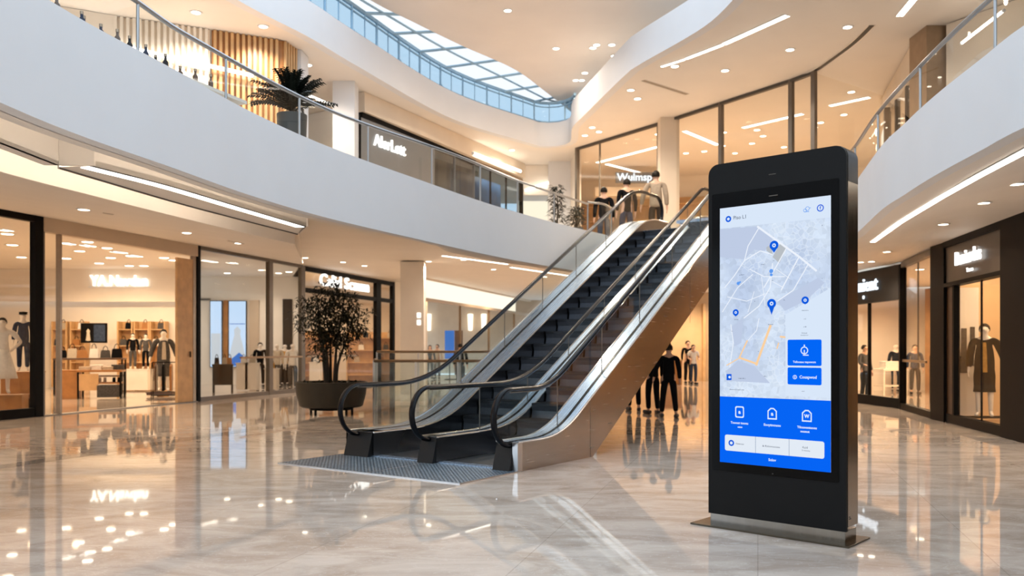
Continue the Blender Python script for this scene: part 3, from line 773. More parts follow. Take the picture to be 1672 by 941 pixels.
def balustrade(root, x, rail, deck, x_out, x_in, skirt_drop, inner=1, glow=False):
    rp, core = rail
    # handrail: flattened band with a light guide below it
    m = MB(); P = [(x, q[0], q[1]) for q in rp]
    m.tube(P, .045, 10, flat=.62, side=(1, 0, 0))
    o = m.build('handrail', 'black_rubber', root, smooth=True)
    m = MB(); m.tube([(x, q[0], q[1]) for q in [Vector((p[0], p[1]-.033)) for p in core]], .013, 6); m.build('rail_guide', 'steel_frame', o, smooth=True)
    # glass panel between deck and handrail
    S = [q[0] for q in core if q[0] <= core[-1][0]]
    S = sorted(set([round(s, 3) for s in S]+[i*.25 for i in range(int(core[-1][0]/.25)+1)]))
    top = [Vector((x, s, zat(core, s)-.03)) for s in S]; bot = [Vector((x, s, zat(deck, s)+.0)) for s in S]
    m = MB(); m.strip([p+Vector((-.005, 0, 0)) for p in top], [p+Vector((-.005, 0, 0)) for p in bot])
    m.strip([p+Vector((.005, 0, 0)) for p in top], [p+Vector((.005, 0, 0)) for p in bot])
    # rounded glass ends
    r = .32
    for c, zc_, a0, a1 in ((0, .655, 90, 270), (core[-1][0], 5.05-.345, 90, -90)):
        P = [Vector((x, c+r*math.cos(math.radians(a0+(a1-a0)*k/10)), zc_+r*math.sin(math.radians(a0+(a1-a0)*k/10)))) for k in range(11)]
        m.add(P, [tuple(range(11))])
    m.build('glass_panel', 'glass_rail', root)
    # thin joints in the glass
    m = MB(); s = 1.1
    while s < core[-1][0]:
        zb_ = zat(deck, s); z1 = zat(core, s)-.04; m.box((x, s, (zb_+z1)/2), (.012, .008, z1-zb_)); s += 1.22
    m.build('glass_joint', 'steel_frame', root)
    # deck boards either side of the glass and the dark glazing slot
    def board(xa, xb, name, material, dz=0):
        m = MB(); vs = []
        for q in deck: vs += [(xa, q[0], q[1]+dz), (xb, q[0], q[1]+dz)]
        m.add(vs, [(2*i, 2*i+1, 2*i+3, 2*i+2) for i in range(len(deck)-1)])
        return m.build(name, material, root, smooth=True)
    board(x_out, x-.022, 'outer_deck', 'deck_steel'); board(x+.022, x_in, 'inner_deck', 'deck_steel'); board(x-.022, x+.022, 'glazing_slot', 'black_rubber', .004)
    return deck
def skirt(root, x, deck, step, name='skirt_panel', material='skirt_steel'):
    m = MB(); A = []; B = []
    for q in deck:
        A.append((x, q[0], q[1])); B.append((x, q[0], max(.02, min(q[1]-.05, zat(step, q[0])-.08)) if q[0] < 9 else q[1]-.35))
    m.strip(A, B); return m.build(name, material, root, smooth=True)
def edge_line(root, x, deck, r=.012):
    m = MB(); m.tube([(x, q[0], q[1]+.0) for q in deck], r, 6); return m.build('edge_trim', 'chrome', root, smooth=True)
def newel(root, x, w):
    m = MB(); m.prism([(-.10, .0), (.26, .0), (.26, .35), (-.0, .35)], 'x', x-w/2, x+w/2)
    return m.build('newel_base', 'black_satin', root)
def steps(root, xa, xb, s0, slope, n):
    d = .4; r = d*slope
    m = MB()
    m.mi = 0; m.box(((xb-xa)/2, d/2, -.02), (xb-xa, d, .04)); m.mi = 1
    m.prism([(0, -r-.02), (.02, -r*.5), (.0, -.02), (.03, -.02), (.05, -r-.02)], 'x', 0, xb-xa)
    m.mi = 0
    for k in range(28): m.box(((xb-xa)*(k+.5)/28, d/2, .003), (.012, d, .008))
    first = None
    for i in range(n):
        z = (i+1)*r
        if first is None:
            first = m.build('step', None, root, mats=['step_tread', 'step_riser']); o = first
        else:
            o = first.copy(); COL.objects.link(o); o.parent = root
        o.location = (xa, s0+i*d, z)
def truss(root, xa, xb, deck, bot0, slope, name='cladding', s_end=9.8, material='brushed_steel'):
    ztb = 3.22; s1 = bot0+ztb/slope
    low = [(q[0], q[1]-.012) for q in deck if q[0] <= s_end]
    poly = [(-.02, 0), (bot0, 0), (s1, ztb), (low[-1][0], ztb)]+[(p[0], p[1]) for p in reversed(low)]
    n = len(poly); m = MB()
    for x in (xa, xb): m.add([(x, p[0], p[1]) for p in poly], [tuple(range(n))])
    # underside and the front end
    for a, b in ((1, 2), (2, 3)): m.add([(xa, *poly[a]), (xb, *poly[a]), (xb, *poly[b]), (xa, *poly[b])], [(0, 1, 2, 3)])
    m.add([(xa, *poly[3]), (xb, *poly[3]), (xb, *poly[4]), (xa, *poly[4])], [(0, 1, 2, 3)])
    return m.build(name, material, root)

ESL = thing('escalator', 'left escalator with dark steps between the two left handrails', 'escalator', E0, EA, 'pair of escalators')
ESR = thing('escalator', 'right escalator nearest the kiosk, with the wide steel side cladding', 'escalator', E0+Vector((math.cos(EA), math.sin(EA), 0))*PIT, EA, 'pair of escalators')
stepL = fillet([(-.1, .02), (1.4, .02), (1.4+(TOPZ)/.565, TOPZ), (11, TOPZ)], .2, 3)
stepR = stepL
SE = 9.75
brushed('comb_steel', (.26, .29, .32), .3, (60, 1, 1)); brushed('slide_steel', (.45, .43, .42), .16, (2, 2, 60))
# left escalator: balustrade at x=0 and the shared one at x=PIT
rA = rail_path(1.5, .577, SE-.15); dA = deck_path(1.5, .572, SE)
balustrade(ESL, 0, rA, dA, -.22, .31, 0); skirt(ESL, .31, dA, stepL); edge_line(ESL, .31, dA); edge_line(ESL, -.22, dA); newel(ESL, 0.04, .46)
skirt(ESL, -.218, dA, [(0, 0), (1.7, 0), (7.0, 3.27), (12, 3.27)], 'outer_cladding', 'brushed_steel')
rB = rail_path(2.25, .577, SE-.15); dB = deck_path(1.75, .572, SE)
balustrade(ESL, PIT, rB, dB, PIT-.13, PIT+.13, 0); skirt(ESL, PIT-.13, dB, stepL); edge_line(ESL, PIT-.13, dB); newel(ESL, PIT, .26)
steps(ESL, .33, PIT-.15, 1.55, .565, 18)
MB().box(((PIT)/2, .58, .012), (PIT-.3, 1.15, .024)).build('comb_plate', 'comb_steel', ESL)
MB().box(((PIT)/2, .06, .014), (PIT-.3, .14, .026)).build('threshold', 'deck_steel', ESL)
MB().box(((PIT)/2, 9.2, TOPZ-.03), (PIT-.3, 1.4, .06)).build('comb_plate', 'deck_steel', ESL)
m = MB(); m.prism([(1.72, .02), (8.77, 4.0), (SE, 4.0), (SE, 3.27), (7.60, 3.27), (1.86, .02)], 'x', -.15, PIT); m.build('truss', 'skirt_steel', ESL)
# right escalator
rC = rail_path(.9, .606, SE-1.2); dC = deck_path(1.0, .60, SE-1.1, .36)
balustrade(ESR, PIT, rC, dC, PIT-.19, PIT+.135, 0); skirt(ESR, PIT-.19, dC, stepR, material='slide_steel'); edge_line(ESR, PIT-.19, dC); edge_line(ESR, PIT+.135, dC); newel(ESR, PIT-.075, .25)
skirt(ESR, .135, dB, stepR); edge_line(ESR, .135, dB)
steps(ESR, .155, PIT-.21, 1.40, .565, 18)
MB().box((PIT/2, .58, .012), (PIT-.3, 1.15, .024)).build('comb_plate', 'comb_steel', ESR)
MB().box((PIT/2, .06, .014), (PIT-.3, .14, .026)).build('threshold', 'deck_steel', ESR)
MB().box((PIT/2, 8.1, TOPZ-.03), (PIT-.3, 1.2, .06)).build('comb_plate', 'deck_steel', ESR)
o = truss(ESR, PIT+.02, PIT+.135, dC, 1.82, .62, s_end=SE-1.1); o['label'] = 'wide brushed steel side cladding'
m = MB(); m.prism([(1.57, .02), (8.62, 4.0), (8.66, 4.0), (8.66, 3.27), (7.45, 3.27), (1.71, .02)], 'x', .0, PIT+.01); m.build('truss', 'brushed_steel', ESR)
m = MB()
for s, a, b in ((1.75, 0, .80), (5.2, 1.95, 2.86)): m.box((PIT+.136, s, (a+b)/2), (.002, .006, b-a))
m.build('cladding_joint', 'steel_frame', ESR)
MB().box((PIT+.094, .02, .178), (.084, .10, .356), 0, .004).build('end_cap', 'steel', ESR)

# landing plate on the floor
mt_ = mat('tread_plate', (.40, .43, .46), .35, .35, vary=0); nt = mt_.node_tree; b = nt.nodes['Principled BSDF']
tc = nt.nodes.new('ShaderNodeTexCoord'); mp = nt.nodes.new('ShaderNodeMapping'); mp.inputs['Rotation'].default_value = (0, 0, .78)
ck = nt.nodes.new('ShaderNodeTexVoronoi'); ck.inputs['Scale'].default_value = 24; ck.inputs['Randomness'].default_value = .15
nt.links.new(tc.outputs['Object'], mp.inputs['Vector']); nt.links.new(mp.outputs['Vector'], ck.inputs['Vector'])
bp = nt.nodes.new('ShaderNodeBump'); bp.inputs['Strength'].default_value = .5; bp.inputs['Distance'].default_value = .02; nt.links.new(ck.outputs['Distance'], bp.inputs['Height']); nt.links.new(bp.outputs['Normal'], b.inputs['Normal'])
rp = nt.nodes.new('ShaderNodeValToRGB'); rp.color_ramp.elements[0].position = .2; rp.color_ramp.elements[1].position = .55
rp.color_ramp.elements[0].color = (.36, .45, .54, 1); rp.color_ramp.elements[1].color = (.05, .08, .11, 1); nt.links.new(ck.outputs['Distance'], rp.inputs['Fac']); nt.links.new(rp.outputs['Color'], b.inputs['Base Color'])
for xa, xb, lab in ((-.30, PIT, 'perforated steel landing plate before the left escalator'), (PIT, 2*PIT+.14, 'perforated steel landing plate before the right escalator')):
    t = thing('landing_plate', lab, 'floor plate', E0, EA, 'landing plates')
    MB().box(((xa+xb)/2, -.58, .006), (xb-xa-.008, 1.16, .012)).build('tread', 'tread_plate', t)
    m = MB(); m.box(((xa+xb)/2, -1.165, .006), (xb-xa, .012, .014)); m.box((xa+.004, -.58, .006), (.008, 1.17, .014)); m.box((xb-.004, -.58, .006), (.008, 1.17, .014)); m.build('frame', 'steel', t)
# ================================================================ upper level: railings, walls, shops
mat('rail_steel', (.38, .39, .40), .3, .85, vary=.04)
def guard_rail(label, P, z0, z1, spacing, t_name='guard_rail', post_r=.016, zfun=None, end_posts=True):
    P = resample([Vector((p[0], p[1])) for p in P], max(12, int(len(P)*1)))
    L = sum((a-b).length for a, b in zip(P, P[1:])); n = max(1, round(L/spacing))
    Q = resample(P, n*8+1)
    t = thing(t_name, label, 'railing', (Q[0].x, Q[0].y, z0))
    m = MB(); m.tube([(q.x, q.y, z1) for q in Q], .026, 8); m.build('handrail', 'rail_steel', t, world=True, smooth=True)
    for k in range(n):
        seg = Q[k*8:k*8+9]
        a = seg[0].lerp(seg[1], .12); b = seg[-1].lerp(seg[-2], .12)
        seg = [a]+seg[1:-1]+[b]
        m = MB(); m.strip([(q.x, q.y, z0+.02) for q in seg], [(q.x, q.y, z1-.03) for q in seg]); m.build('glass_panel', 'glass_rail', t, world=True, smooth=True)
    for k in range(n+1):
        q = Q[k*8]; m = MB(); m.tube([(q.x, q.y, z0), (q.x, q.y, z1-.01)], post_r, 8); m.box((q.x, q.y, z0+.012), (.09, .09, .024)); m.build('post', 'rail_steel', t, world=True, smooth=True)
    m = MB(); m.wallstrip(Q, z0-.005, z0+.03, .02); m.build('base_channel', 'steel', t, world=True)
    return t
RLc = catmull([(-3.95, 3.5), (-3.9, 6.2), (-3.62, 8.23), (-3.42, 9.34), (-2.55, 12.06), (-.98, 14.8), (.24, 17.3), (1.75, 19.8)], 60)
guard_rail('long curved glass railing along the left balcony edge', RLc, 4.13, 4.85, 1.55)
RRc = catmull([(4.45, 4), (4.5, 6.5), (4.58, 8.23), (4.84, 10.2), (5.2, 12.2), (5.72, 14.4), (6.0, 16.2)], 50)
guard_rail('curved glass railing along the right balcony edge', RRc, 4.13, 4.85, 1.9)
guard_rail('short glass railing at the head of the left escalator', [(1.75, 19.85), (2.15, 20.1), (2.4, 20.7)], 4.12, 4.9, .8)

# ---- left gallery walls
def slats(name, a, b, z0, z1, mt, back, w=.055, gap=.105, dep=.05):
    a = Vector(a); b = Vector(b); d = b-a; n = int(d.length/gap); u = d.normalized(); ang = math.atan2(d.y, d.x); nn = Vector((u.y, -u.x))
    m = MB(); m.seg(a-nn*.05, b-nn*.05, .05, z0, z1); o = struct(m.build(name, back))
    m = MB()
    for k in range(n):
        c = a+u*(gap*(k+.5)); m.box((c.x, c.y, (z0+z1)/2), (w, dep, z1-z0), ang)
    m.build('slat', mt, o); return o
o = slats('wall_slatted', (-5.72, 16.35), (-4.5, 16.93), 4.5, 7.59, 'wood_light', 'wood')
o['label'] = 'tan wooden slat wall behind the left railing'
slats('wall_slatted_side', (-4.5, 16.93), (-4.36, 17.5), 4.5, 7.59, 'wood_light', 'wood')
slats('wall_slatted_pale', (-7.3, 15.65), (-5.75, 16.33), 4.5, 7.59, 'wall_cream', 'wall_beige')
struct(MB().seg((-7.3, 15.7), (-14, 12), .12, 4.5, 7.59).build('wall_gallery_left', 'wall_cream'))
struct(MB().seg((-4.34, 17.45), (-4.30, 17.9), .1, 4.5, 7.59).build('wall_gallery_end', 'white_plaster'))
struct(MB().seg((-7, 23.6), (-4.2, 21.6), .15, 4.6, 7.59).build('wall_gallery_recess', 'wall_cream'))
struct(MB().box((-3.83, 19.75, 6.1), (.5, .5, 3.0)).build('column_gallery', 'white_plaster'))
def wall_light(label, a, b, z0, z1, r=.045, off=(0, -.06)):
    a = Vector((a[0]+off[0], a[1]+off[1], z0)); b = Vector((b[0]+off[0], b[1]+off[1], z1))
    t = thing('linear_light', label, 'wall light', a)
    m = MB(); m.tube([a, b], r, 6); m.build('diffuser', 'lamp_strip', t, world=True)
    d = (b-a).normalized(); m = MB(); m.tube([a-d*.03, a], r*1.2, 6); m.tube([b, b+d*.03], r*1.2, 6); m.build('end_cap', 'white_plaster', t, world=True)
    return t
wall_light('long glowing line on the pale wall above the left railing', (-9.6, 14.5), (-7.4, 15.6), 7.25, 7.05)  # emissive tube along the pale wall
wall_light('glowing line running into the wooden slat wall', (-7.25, 15.62), (-5.0, 16.62), 7.03, 6.78, .035)  # emissive tube carried on across the slats
wall_light('faint lower glow standing in for a reflection across the slat wall foot', (-5.7, 16.3), (-4.7, 16.75), 6.06, 5.9, .02)  # a reflected streak in the glass, drawn as an emissive tube
linear_light([(505, 155), (585, 189)], BV_U, 'linear light between the palm and the grey shop', .12)
linear_light([(430, 120), (470, 136)], BV_U, 'short linear light beyond the slat wall', .05) if False else None
# grey shop on the left gallery
A = Vector((-3.62, 20.35)); B = Vector((-2.15, 23.3)); C = Vector((-1.15, 25.6)); D = Vector((.3, 28.3))
t = thing('shopfront', 'dark grey shop front with glowing sign on the upper left gallery', 'shop front', (A.x, A.y, 4.5))
m = MB(); m.seg(A, B, .1, 4.5, 7.0); m.build('panel', 'grey_panel', t, world=True)
m = MB(); m.seg(A+Vector((-.06, -.05)), A+Vector((.0, .0)), .14, 4.5, 7.05); m.build('post', 'black_frame', t, world=True)
m = MB(); m.seg(A, C, .16, 7.0, 7.12); m.build('top_frame', 'black_frame', t, world=True)
m = MB(); m.seg(B, C, .03, 4.5, 7.0); m.build('glass_pane', 'glass_smoke', t, world=True)
for k in (0, .5, 1):
    q = B.lerp(C, k); m = MB(); m.box((q.x, q.y, 5.75), (.07, .07, 2.5)); m.build('mullion', 'steel_frame', t, world=True)
dr = (B-A).normalized(); nn = Vector((dr.y, -dr.x))
q = at(631, 239, 21.4)
c = A+dr*((Vector((q.x, q.y))-A).dot(dr))+nn*.08
text('AlerLett', 'sign_lettering', .40, (c.x, c.y, q.z), (dr.x, dr.y, 0), (0, 0, 1), 'sign_white', t, .02, world=True, bold=.005)
struct(MB().seg(A, D, .3, 7.12, 7.59).build('wall_gallery_header', 'wall_beige'))
m = MB(); m.seg((-4.6, 23.6), (-1.2, 29), .1, 4.6, 7.5); struct(m.build('wall_gallery_shop', 'grey_panel'))
mat('blue_display', (.03, .07, .15), .25, vary=.5, scale=2)
t = thing('shopfront', 'blue glass shop front at the far end of the left gallery', 'shop front', (C.x, C.y, 4.5))
m = MB(); m.seg(C, D, .04, 4.5, 7.0); m.build('glass_pane', 'glass_blue', t, world=True)
m = MB(); m.seg(C+Vector((-.7, .5)), D+Vector((-.7, .5)), .05, 4.5, 7.0); m.build('display_wall', 'blue_display', t, world=True)
for k in (0, .33, .66, 1):
    q = C.lerp(D, k); m = MB(); m.box((q.x, q.y, 5.75), (.06 if k < 1 else .14, .06 if k < 1 else .14, 2.5)); m.build('mullion', 'black_frame', t, world=True)
m = MB(); m.seg(C, D, .12, 7.0, 7.12); m.build('top_frame', 'bronze', t, world=True)
wall_light('linear light over the blue glass shop front', (-1.25, 25.1), (.15, 27.6), 7.2, 7.2, .04, (.12, -.1))
struct(MB().box((1.62, 28.2, 6.1), (.85, .7, 3.0)).build('column_white', 'white_plaster'))
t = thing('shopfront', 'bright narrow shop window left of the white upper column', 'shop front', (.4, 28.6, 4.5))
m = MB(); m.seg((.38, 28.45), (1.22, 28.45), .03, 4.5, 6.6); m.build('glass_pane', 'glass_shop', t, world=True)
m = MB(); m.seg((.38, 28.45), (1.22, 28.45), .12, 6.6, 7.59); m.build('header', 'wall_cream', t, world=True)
m = MB(); m.seg((.2, 30.2), (1.4, 30.2), .1, 4.5, 6.7); m.build('display_wall', 'lightbox_wall_glow', t, world=True)  # lit look of the interior wall is put into a glowing colour
wall_light('linear light on the pale wall over the narrow bright shop window', (.42, 28.3), (1.2, 28.3), 6.72, 6.98, .04)

# ---- big glass shop on the upper right gallery
G = [Vector(p) for p in ((1.98, 26.0), (3.97, 23.1), (5.17, 21.2), (6.32, 19.4), (6.62, 18.8), (9.0, 20.6))]
t = thing('shopfront', 'tall glass shop front across the upper gallery behind the escalator', 'shop front', (G[0].x, G[0].y, 4.3))
for a, b in zip(G, G[1:]):
    m = MB(); m.seg(a, b, .015, 4.3, 7.56); m.build('glass_pane', 'glass_shop', t, world=True)
for i, q in enumerate(G):
    w_ = .10
    m = MB(); m.box((q.x, q.y, 5.95), (w_, w_, 3.3), .6); m.build('mullion', 'steel_frame', t, world=True)
q = G[0].lerp(G[1], .3); m = MB(); m.box((q.x, q.y, 5.95), (.04, .04, 3.3), .6); m.build('mullion', 'steel_frame', t, world=True)
m = MB()
for a, b in zip(G[:5], G[1:5]): m.seg(a, b, .1, 7.53, 7.6)
m.build('top_frame', 'dark_trim', t, world=True)
struct(MB().box((4.15, 22.75, 5.95), (.5, .42, 3.3), 0).build('column_upper', 'wall_beige'))
struct(MB().seg((1.7, 31.5), (13, 28.5), .2, 4.4, 7.6).build('wall_upper_shop', 'wall_cream'))
struct(MB().seg((2.05, 26.3), (1.8, 31.5), .15, 4.4, 7.6).build('wall_upper_shop_side', 'wall_cream'))
struct(MB().seg((13, 28.5), (12.8, 19), .15, 4.4, 7.6).build('wall_upper_shop_right', 'wall_cream'))
t = thing('shop_sign', 'glowing blue-white sign above the people on the upper gallery', 'sign', at(1036, 290, 28.5))
q = at(1036, 290, 28.5)
m = MB(); m.box((q.x, q.y+.05, q.z), (1.25, .06, .36)); m.build('backing', 'grey_panel', t, world=True)
text('Wulmsp', 'sign_lettering', .34, (q.x, q.y-.03, q.z), (1, 0, 0), (0, 0, 1), 'sign_cool', t, .02, world=True, bold=.005)
m = MB(); m.box((q.x, q.y+.3, q.z-.45), (2.6, .4, .3)); struct(m.build('trim_16', 'wall_beige'))
for uvs, lab in [([(975, 265), (1078, 238)], 'linear light inside the upper glass shop, left of the grey column'), ([(990, 267), (1074, 289)], 'dimmer linear light crossing below in the upper glass shop'),
                 ([(1117, 213), (1172, 236)], 'short linear light inside the upper glass shop, right of the grey column'), ([(1213, 208), (1311, 185)], 'linear light inside the upper glass shop above the kiosk'),
                 ([(1355, 172), (1420, 158)], 'linear light inside the upper glass shop at its right corner')]:
    linear_light(uvs, BV_U, lab, .13)
G6 = 'ceiling inside the upper glass shop'
for u, v in [(1074, 219), (1101, 224), (1182, 216), (1236, 212), (1246, 222), (1228, 234), (1293, 190), (1340, 200), (1180, 238), (1150, 247), (1200, 250), (1120, 250), (1390, 150), (1378, 187), (1330, 208), (1280, 240)]:
    downlight(u, v, BV_U, G6, .085)
# shelving on the back wall of the upper shop
def shelf_unit(label, c, w, h, d, rz, nsh, mt='wood_light', lit=True):
    t = thing('shelf_unit', label, 'shelves', c, rz)
    m = MB()
    for x in (-w/2, w/2): m.box((x, 0, h/2), (.05, d, h))
    m.box((0, d/2, h/2), (w, .03, h)); m.build('frame', mt, t)
    for k in range(nsh): MB().box((0, 0, h*(k+.5)/nsh), (w-.05, d-.02, .035)).build('shelf', mt, t)
    return t
for k, x in enumerate((2.9, 4.6, 6.3, 8.0, 9.7)):
    shelf_unit(('wooden wall shelf left of the glowing upper sign', 'wooden wall shelf below the glowing upper sign', 'wooden wall shelf right of the grey upper column', 'wooden wall shelf just left of the kiosk top', 'wooden wall shelf behind the kiosk top')[k], (x, 31.0-(x-1.7)*.265, 4.72), 1.3, 2.1, .35, -.26, 4)

# ---- right gallery shops
def seg3(name, a, b, w_, z0, z1, mt, t): return MB().seg(a, b, w_, z0, z1).build(name, mt, t, world=True)
t = thing('shopfront', 'glass shop front behind the right balcony railing', 'shop front', (8.6, 19.6, 4.1))
P0, P1, P2 = Vector((9.05, 20.9)), Vector((8.55, 19.5)), Vector((7.98, 16.95))
seg3('lit_panel', P0, P1.lerp(P0, .25), .1, 4.1, 6.7, 'lightbox_wall_glow', t)
seg3('post', P1.lerp(P0, .22), P1, .14, 4.1, 7.0, 'black_frame', t)
seg3('glass_pane', P1, P2, .03, 4.1, 6.9, 'glass_shop', t)
for k in (.35, .72): q = P1.lerp(P2, k); seg3('mullion', q, q+Vector((-.01, -.09)), .09, 4.1, 6.9, 'black_frame', t)
seg3('header', P0, P2, .14, 6.9, 7.56, 'wall_beige', t)
struct(MB().box((8.02, 16.5, 5.85), (.42, .7, 3.5)).build('column_right', 'bronze'))
struct(MB().seg((8.2, 16.1), (9.6, 13.6), .15, 4.1, 7.58).build('wall_right_gallery', 'wall_beige'))
struct(MB().seg((9.6, 13.6), (9.9, 6), .15, 4.1, 7.58).build('wall_right_gallery_near', 'wall_beige'))
struct(MB().seg((12.2, 22), (11.0, 15.5), .12, 4.1, 7.58).build('wall_right_shop', 'wall_cream'))
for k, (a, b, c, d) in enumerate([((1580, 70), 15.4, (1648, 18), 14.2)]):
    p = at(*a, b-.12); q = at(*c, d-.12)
    wall_light('slanting glow standing in for a reflection on the beige wall behind the right railing', (p.x, p.y), (q.x, q.y), p.z, q.z, .025, (-.1, 0))  # reflection of a linear light, imitated by a glowing tube
# ================================================================ ground-floor shops
def shop(label, t0, z0=0): return thing('shopfront', label, 'shop front', W3(t0, z0))
def wseg(name, t, a, b, z0, z1, mt, w_=.1, d=0): return MB().seg(W(a, d), W(b, d), w_, z0, z1).build(name, mt, t, world=True)
S1 = shop('black framed shop window at the far left', -6)
wseg('glass_pane', S1, -12, -.2, .2, 4.3, 'glass_shop', .02)
wseg('post', S1, -.22, .0, 0, 4.45, 'black_frame', .16); wseg('post', S1, -7.2, -7.0, 0, 4.45, 'black_frame', .16)
wseg('bottom_frame', S1, -12, -.2, 0, .2, 'black_frame', .14); wseg('top_frame', S1, -12, -.2, 4.3, 4.45, 'black_frame', .14)
S2 = shop('wide warm-lit shop opening with a tan header, left side', .5)
wseg('header', S2, 0, 5.45, 4.12, 4.45, 'header_tan', .2); wseg('glass_pane', S2, .03, .5, 0, 4.12, 'glass_shop', .02); wseg('post', S2, .49, .55, 0, 4.12, 'bronze', .12)
wseg('post', S2, .0, .06, 0, 4.12, 'steel_frame', .12); wseg('threshold', S2, 0, 5.45, 0, .02, 'steel_frame', .2)
o = wseg('door', S2, 4.64, 5.3, 0, 4.02, 'wood_light', .08); MB().box((*W(5.15, -.07), 1.35), (.03, .03, .16)).build('handle', 'black_frame', o).location = -S2.location
wseg('post', S2, 5.3, 5.45, 0, 4.12, 'bronze', .1); wseg('post', S2, 5.46, 5.6, 0, 4.45, 'black_frame', .16)
S3 = shop('glass shop front with dark posts and blue screens inside', 5.6)
for a, b in ((5.6, 9.2), (9.3, 11.35)): wseg('glass_pane', S3, a, b, .1, 4.36, 'glass_shop', .02)
wseg('post', S3, 9.2, 9.42, 0, 4.4, 'steel_frame', .14); wseg('post', S3, 11.25, 11.5, 0, 4.4, 'steel_frame', .14)
wseg('top_frame', S3, 5.6, 11.4, 4.34, 4.44, 'steel_frame', .12); wseg('bottom_frame', S3, 5.6, 11.4, 0, .12, 'steel_frame', .12); wseg('push_bar', S3, 7.6, 11.3, 1.2, 1.26, 'bronze', .06, -.05)
S4 = shop('dark framed shop front with a glowing sign behind the potted tree', 11.6)
for a, b in ((11.5, 17.4), (17.75, 19.0)): wseg('glass_pane', S4, a, b, .1, 4.3, 'glass_shop', .02)
wseg('top_frame', S4, 11.5, 19.2, 4.25, 4.42, 'black_frame', .16); wseg('transom', S4, 11.5, 19.2, 3.5, 3.66, 'black_frame', .14); wseg('post', S4, 17.35, 17.8, 0, 4.3, 'black_frame', .16); wseg('post', S4, 19.0, 19.2, 0, 4.4, 'black_frame', .16)
wseg('bottom_frame', S4, 11.5, 19.2, 0, .12, 'black_frame', .12); wseg('push_bar', S4, 11.6, 15.5, 1.2, 1.26, 'bronze', .06, -.05)
q = W(WT(559), -.15)
text('Cslid Scaum', 'sign_lettering', .62, (q.x, q.y, 1.5+106/1400*q.y), (WD.x, WD.y, 0), (0, 0, 1), 'sign_white', S4, .03, world=True, bold=.006, font_scale=1.35)
struct(MB().seg(W(19.2), W(23), .2, 0, 4.5).build('wall_shop_pier', 'wall_beige'))
struct(MB().box((-3.33, 28.9, 2.2), (.78, .7, 4.4)).build('column_hall', 'wall_cream'))
m = MB()
t = thing('wall_plate', 'pair of small white notices on the pale hall column', 'notice', (-3.1, 28.53, 2.4))
for z in (2.62, 2.38): MB().box((-3.1, 28.535, z), (.12, .015, .16)).build('notice', 'sign_white', t, world=True)
# room shells behind the shop line
def room(name, a, b, z0, z1, mt, w_=.12): return struct(MB().seg(a, b, w_, z0, z1).build(name, mt))
ZS = 4.55
mat('wall_tan', (.55, .38, .22), .5, vary=.12, scale=1.2)
m = MB(); m.add([(*W(-13, .06), ZS), (*W(5.5, .06), ZS), (-12.15, 33.2, ZS), (-26, 33.2, ZS), (-26, 8, ZS)], [(0, 1, 2, 3, 4)]); CS1 = struct(m.build('ceiling_shop_left', 'ceiling_plaster'))
m = MB(); m.add([(*W(5.6, .06), ZS), (*W(11.4, .06), ZS), (-9.45, 38.6, ZS), (-14.2, 38.6, ZS)], [(0, 1, 2, 3)]); CS2 = struct(m.build('ceiling_shop_middle', 'ceiling_plaster'))
m = MB(); m.add([(*W(11.5, .06), ZS), (*W(23, .06), ZS), (-4.2, 45, ZS), (-12, 45, ZS)], [(0, 1, 2, 3)]); CS3 = struct(m.build('ceiling_shop_right', 'ceiling_plaster'))
room('wall_shop_rear', (-26, 33.1), (-12.1, 33.1), 0, 3.35, 'wall_cream'); room('wall_shop_rear_header', (-26, 32.7), (-12.1, 32.7), 3.3, ZS, 'wall_cream')
room('wall_shop_left', (-26, 8), (-26, 33.2), 0, ZS, 'wall_cream')
room('wall_shop_divider', W(5.56, .1), (-12.1, 33.1), 0, ZS, 'wall_cream'); room('wall_shop_divider_far', W(11.45, .1), (-9.4, 38.5), 0, ZS, 'wall_cream')
room('wall_screens', (-14.1, 36.2), (-8.95, 36.2), 0, ZS, 'wall_cream'); room('wall_shop_far', (-11, 41.5), (-4.6, 43), 0, ZS, 'wall_beige')
q = at(193, 459, 32.5)
t = thing('shop_sign', 'glowing white sign on the back wall of the warm left shop', 'sign', (q.x, 32.62, q.z))
text('YA.Navdan', 'sign_lettering', .56, (q.x, 32.58, q.z), (1, 0, 0), (0, 0, 1), 'sign_warm', t, .04, world=True, bold=.006, font_scale=.86)
MB().box((q.x, 32.625, q.z-.22), (2.4, .02, .03)).build('mounting_rail', 'white_plaster', t, world=True)
def dark_panels(pieces):
    for nm, x0, x1, z0, z1, mt in pieces: struct(MB().box(((x0+x1)/2, 36.1, (z0+z1)/2), (x1-x0, .06, z1-z0)).build(nm, mt))
dark_panels([('trim_11', -12.15, -11.95, .7, 3.55, 'wood'), ('trim_12', -11.05, -10.65, 0, 3.55, 'header_tan'), ('trim_13', -9.65, -9.25, 0, 3.6, 'wall_dark'), ('trim_14', -13.6, -12.7, 3.55, 3.62, 'dark_trim')])
def screen(label, x0, x1, z0, z1, y, kind):
    t = thing('display_screen', label, 'screen', ((x0+x1)/2, y, z0))
    MB().box(((x0+x1)/2, y+.03, (z0+z1)/2), (x1-x0+.06, .06, z1-z0+.06)).build('housing', 'black_frame', t, world=True)
    m = MB(); m.box(((x0+x1)/2, y-.005, (z0+z1)/2), (x1-x0, .012, z1-z0)); o = m.build('picture', kind, t, world=True)
    return t, o
t, o = screen('tall blue display screen with a pale figure, inside the left glass shop', -11.88, -11.18, .75, 3.5, 36.0, 'screen_sky')
m = MB(); m.lathe([(.0, .76), (.3, .8), (.34, 1.2), (.22, 1.7), (.12, 2.1), (.14, 2.3), (.0, 2.45)], (-11.53, 35.985, 0), 12, 1, .02); m.build('figure', 'poster_white', t, world=True)
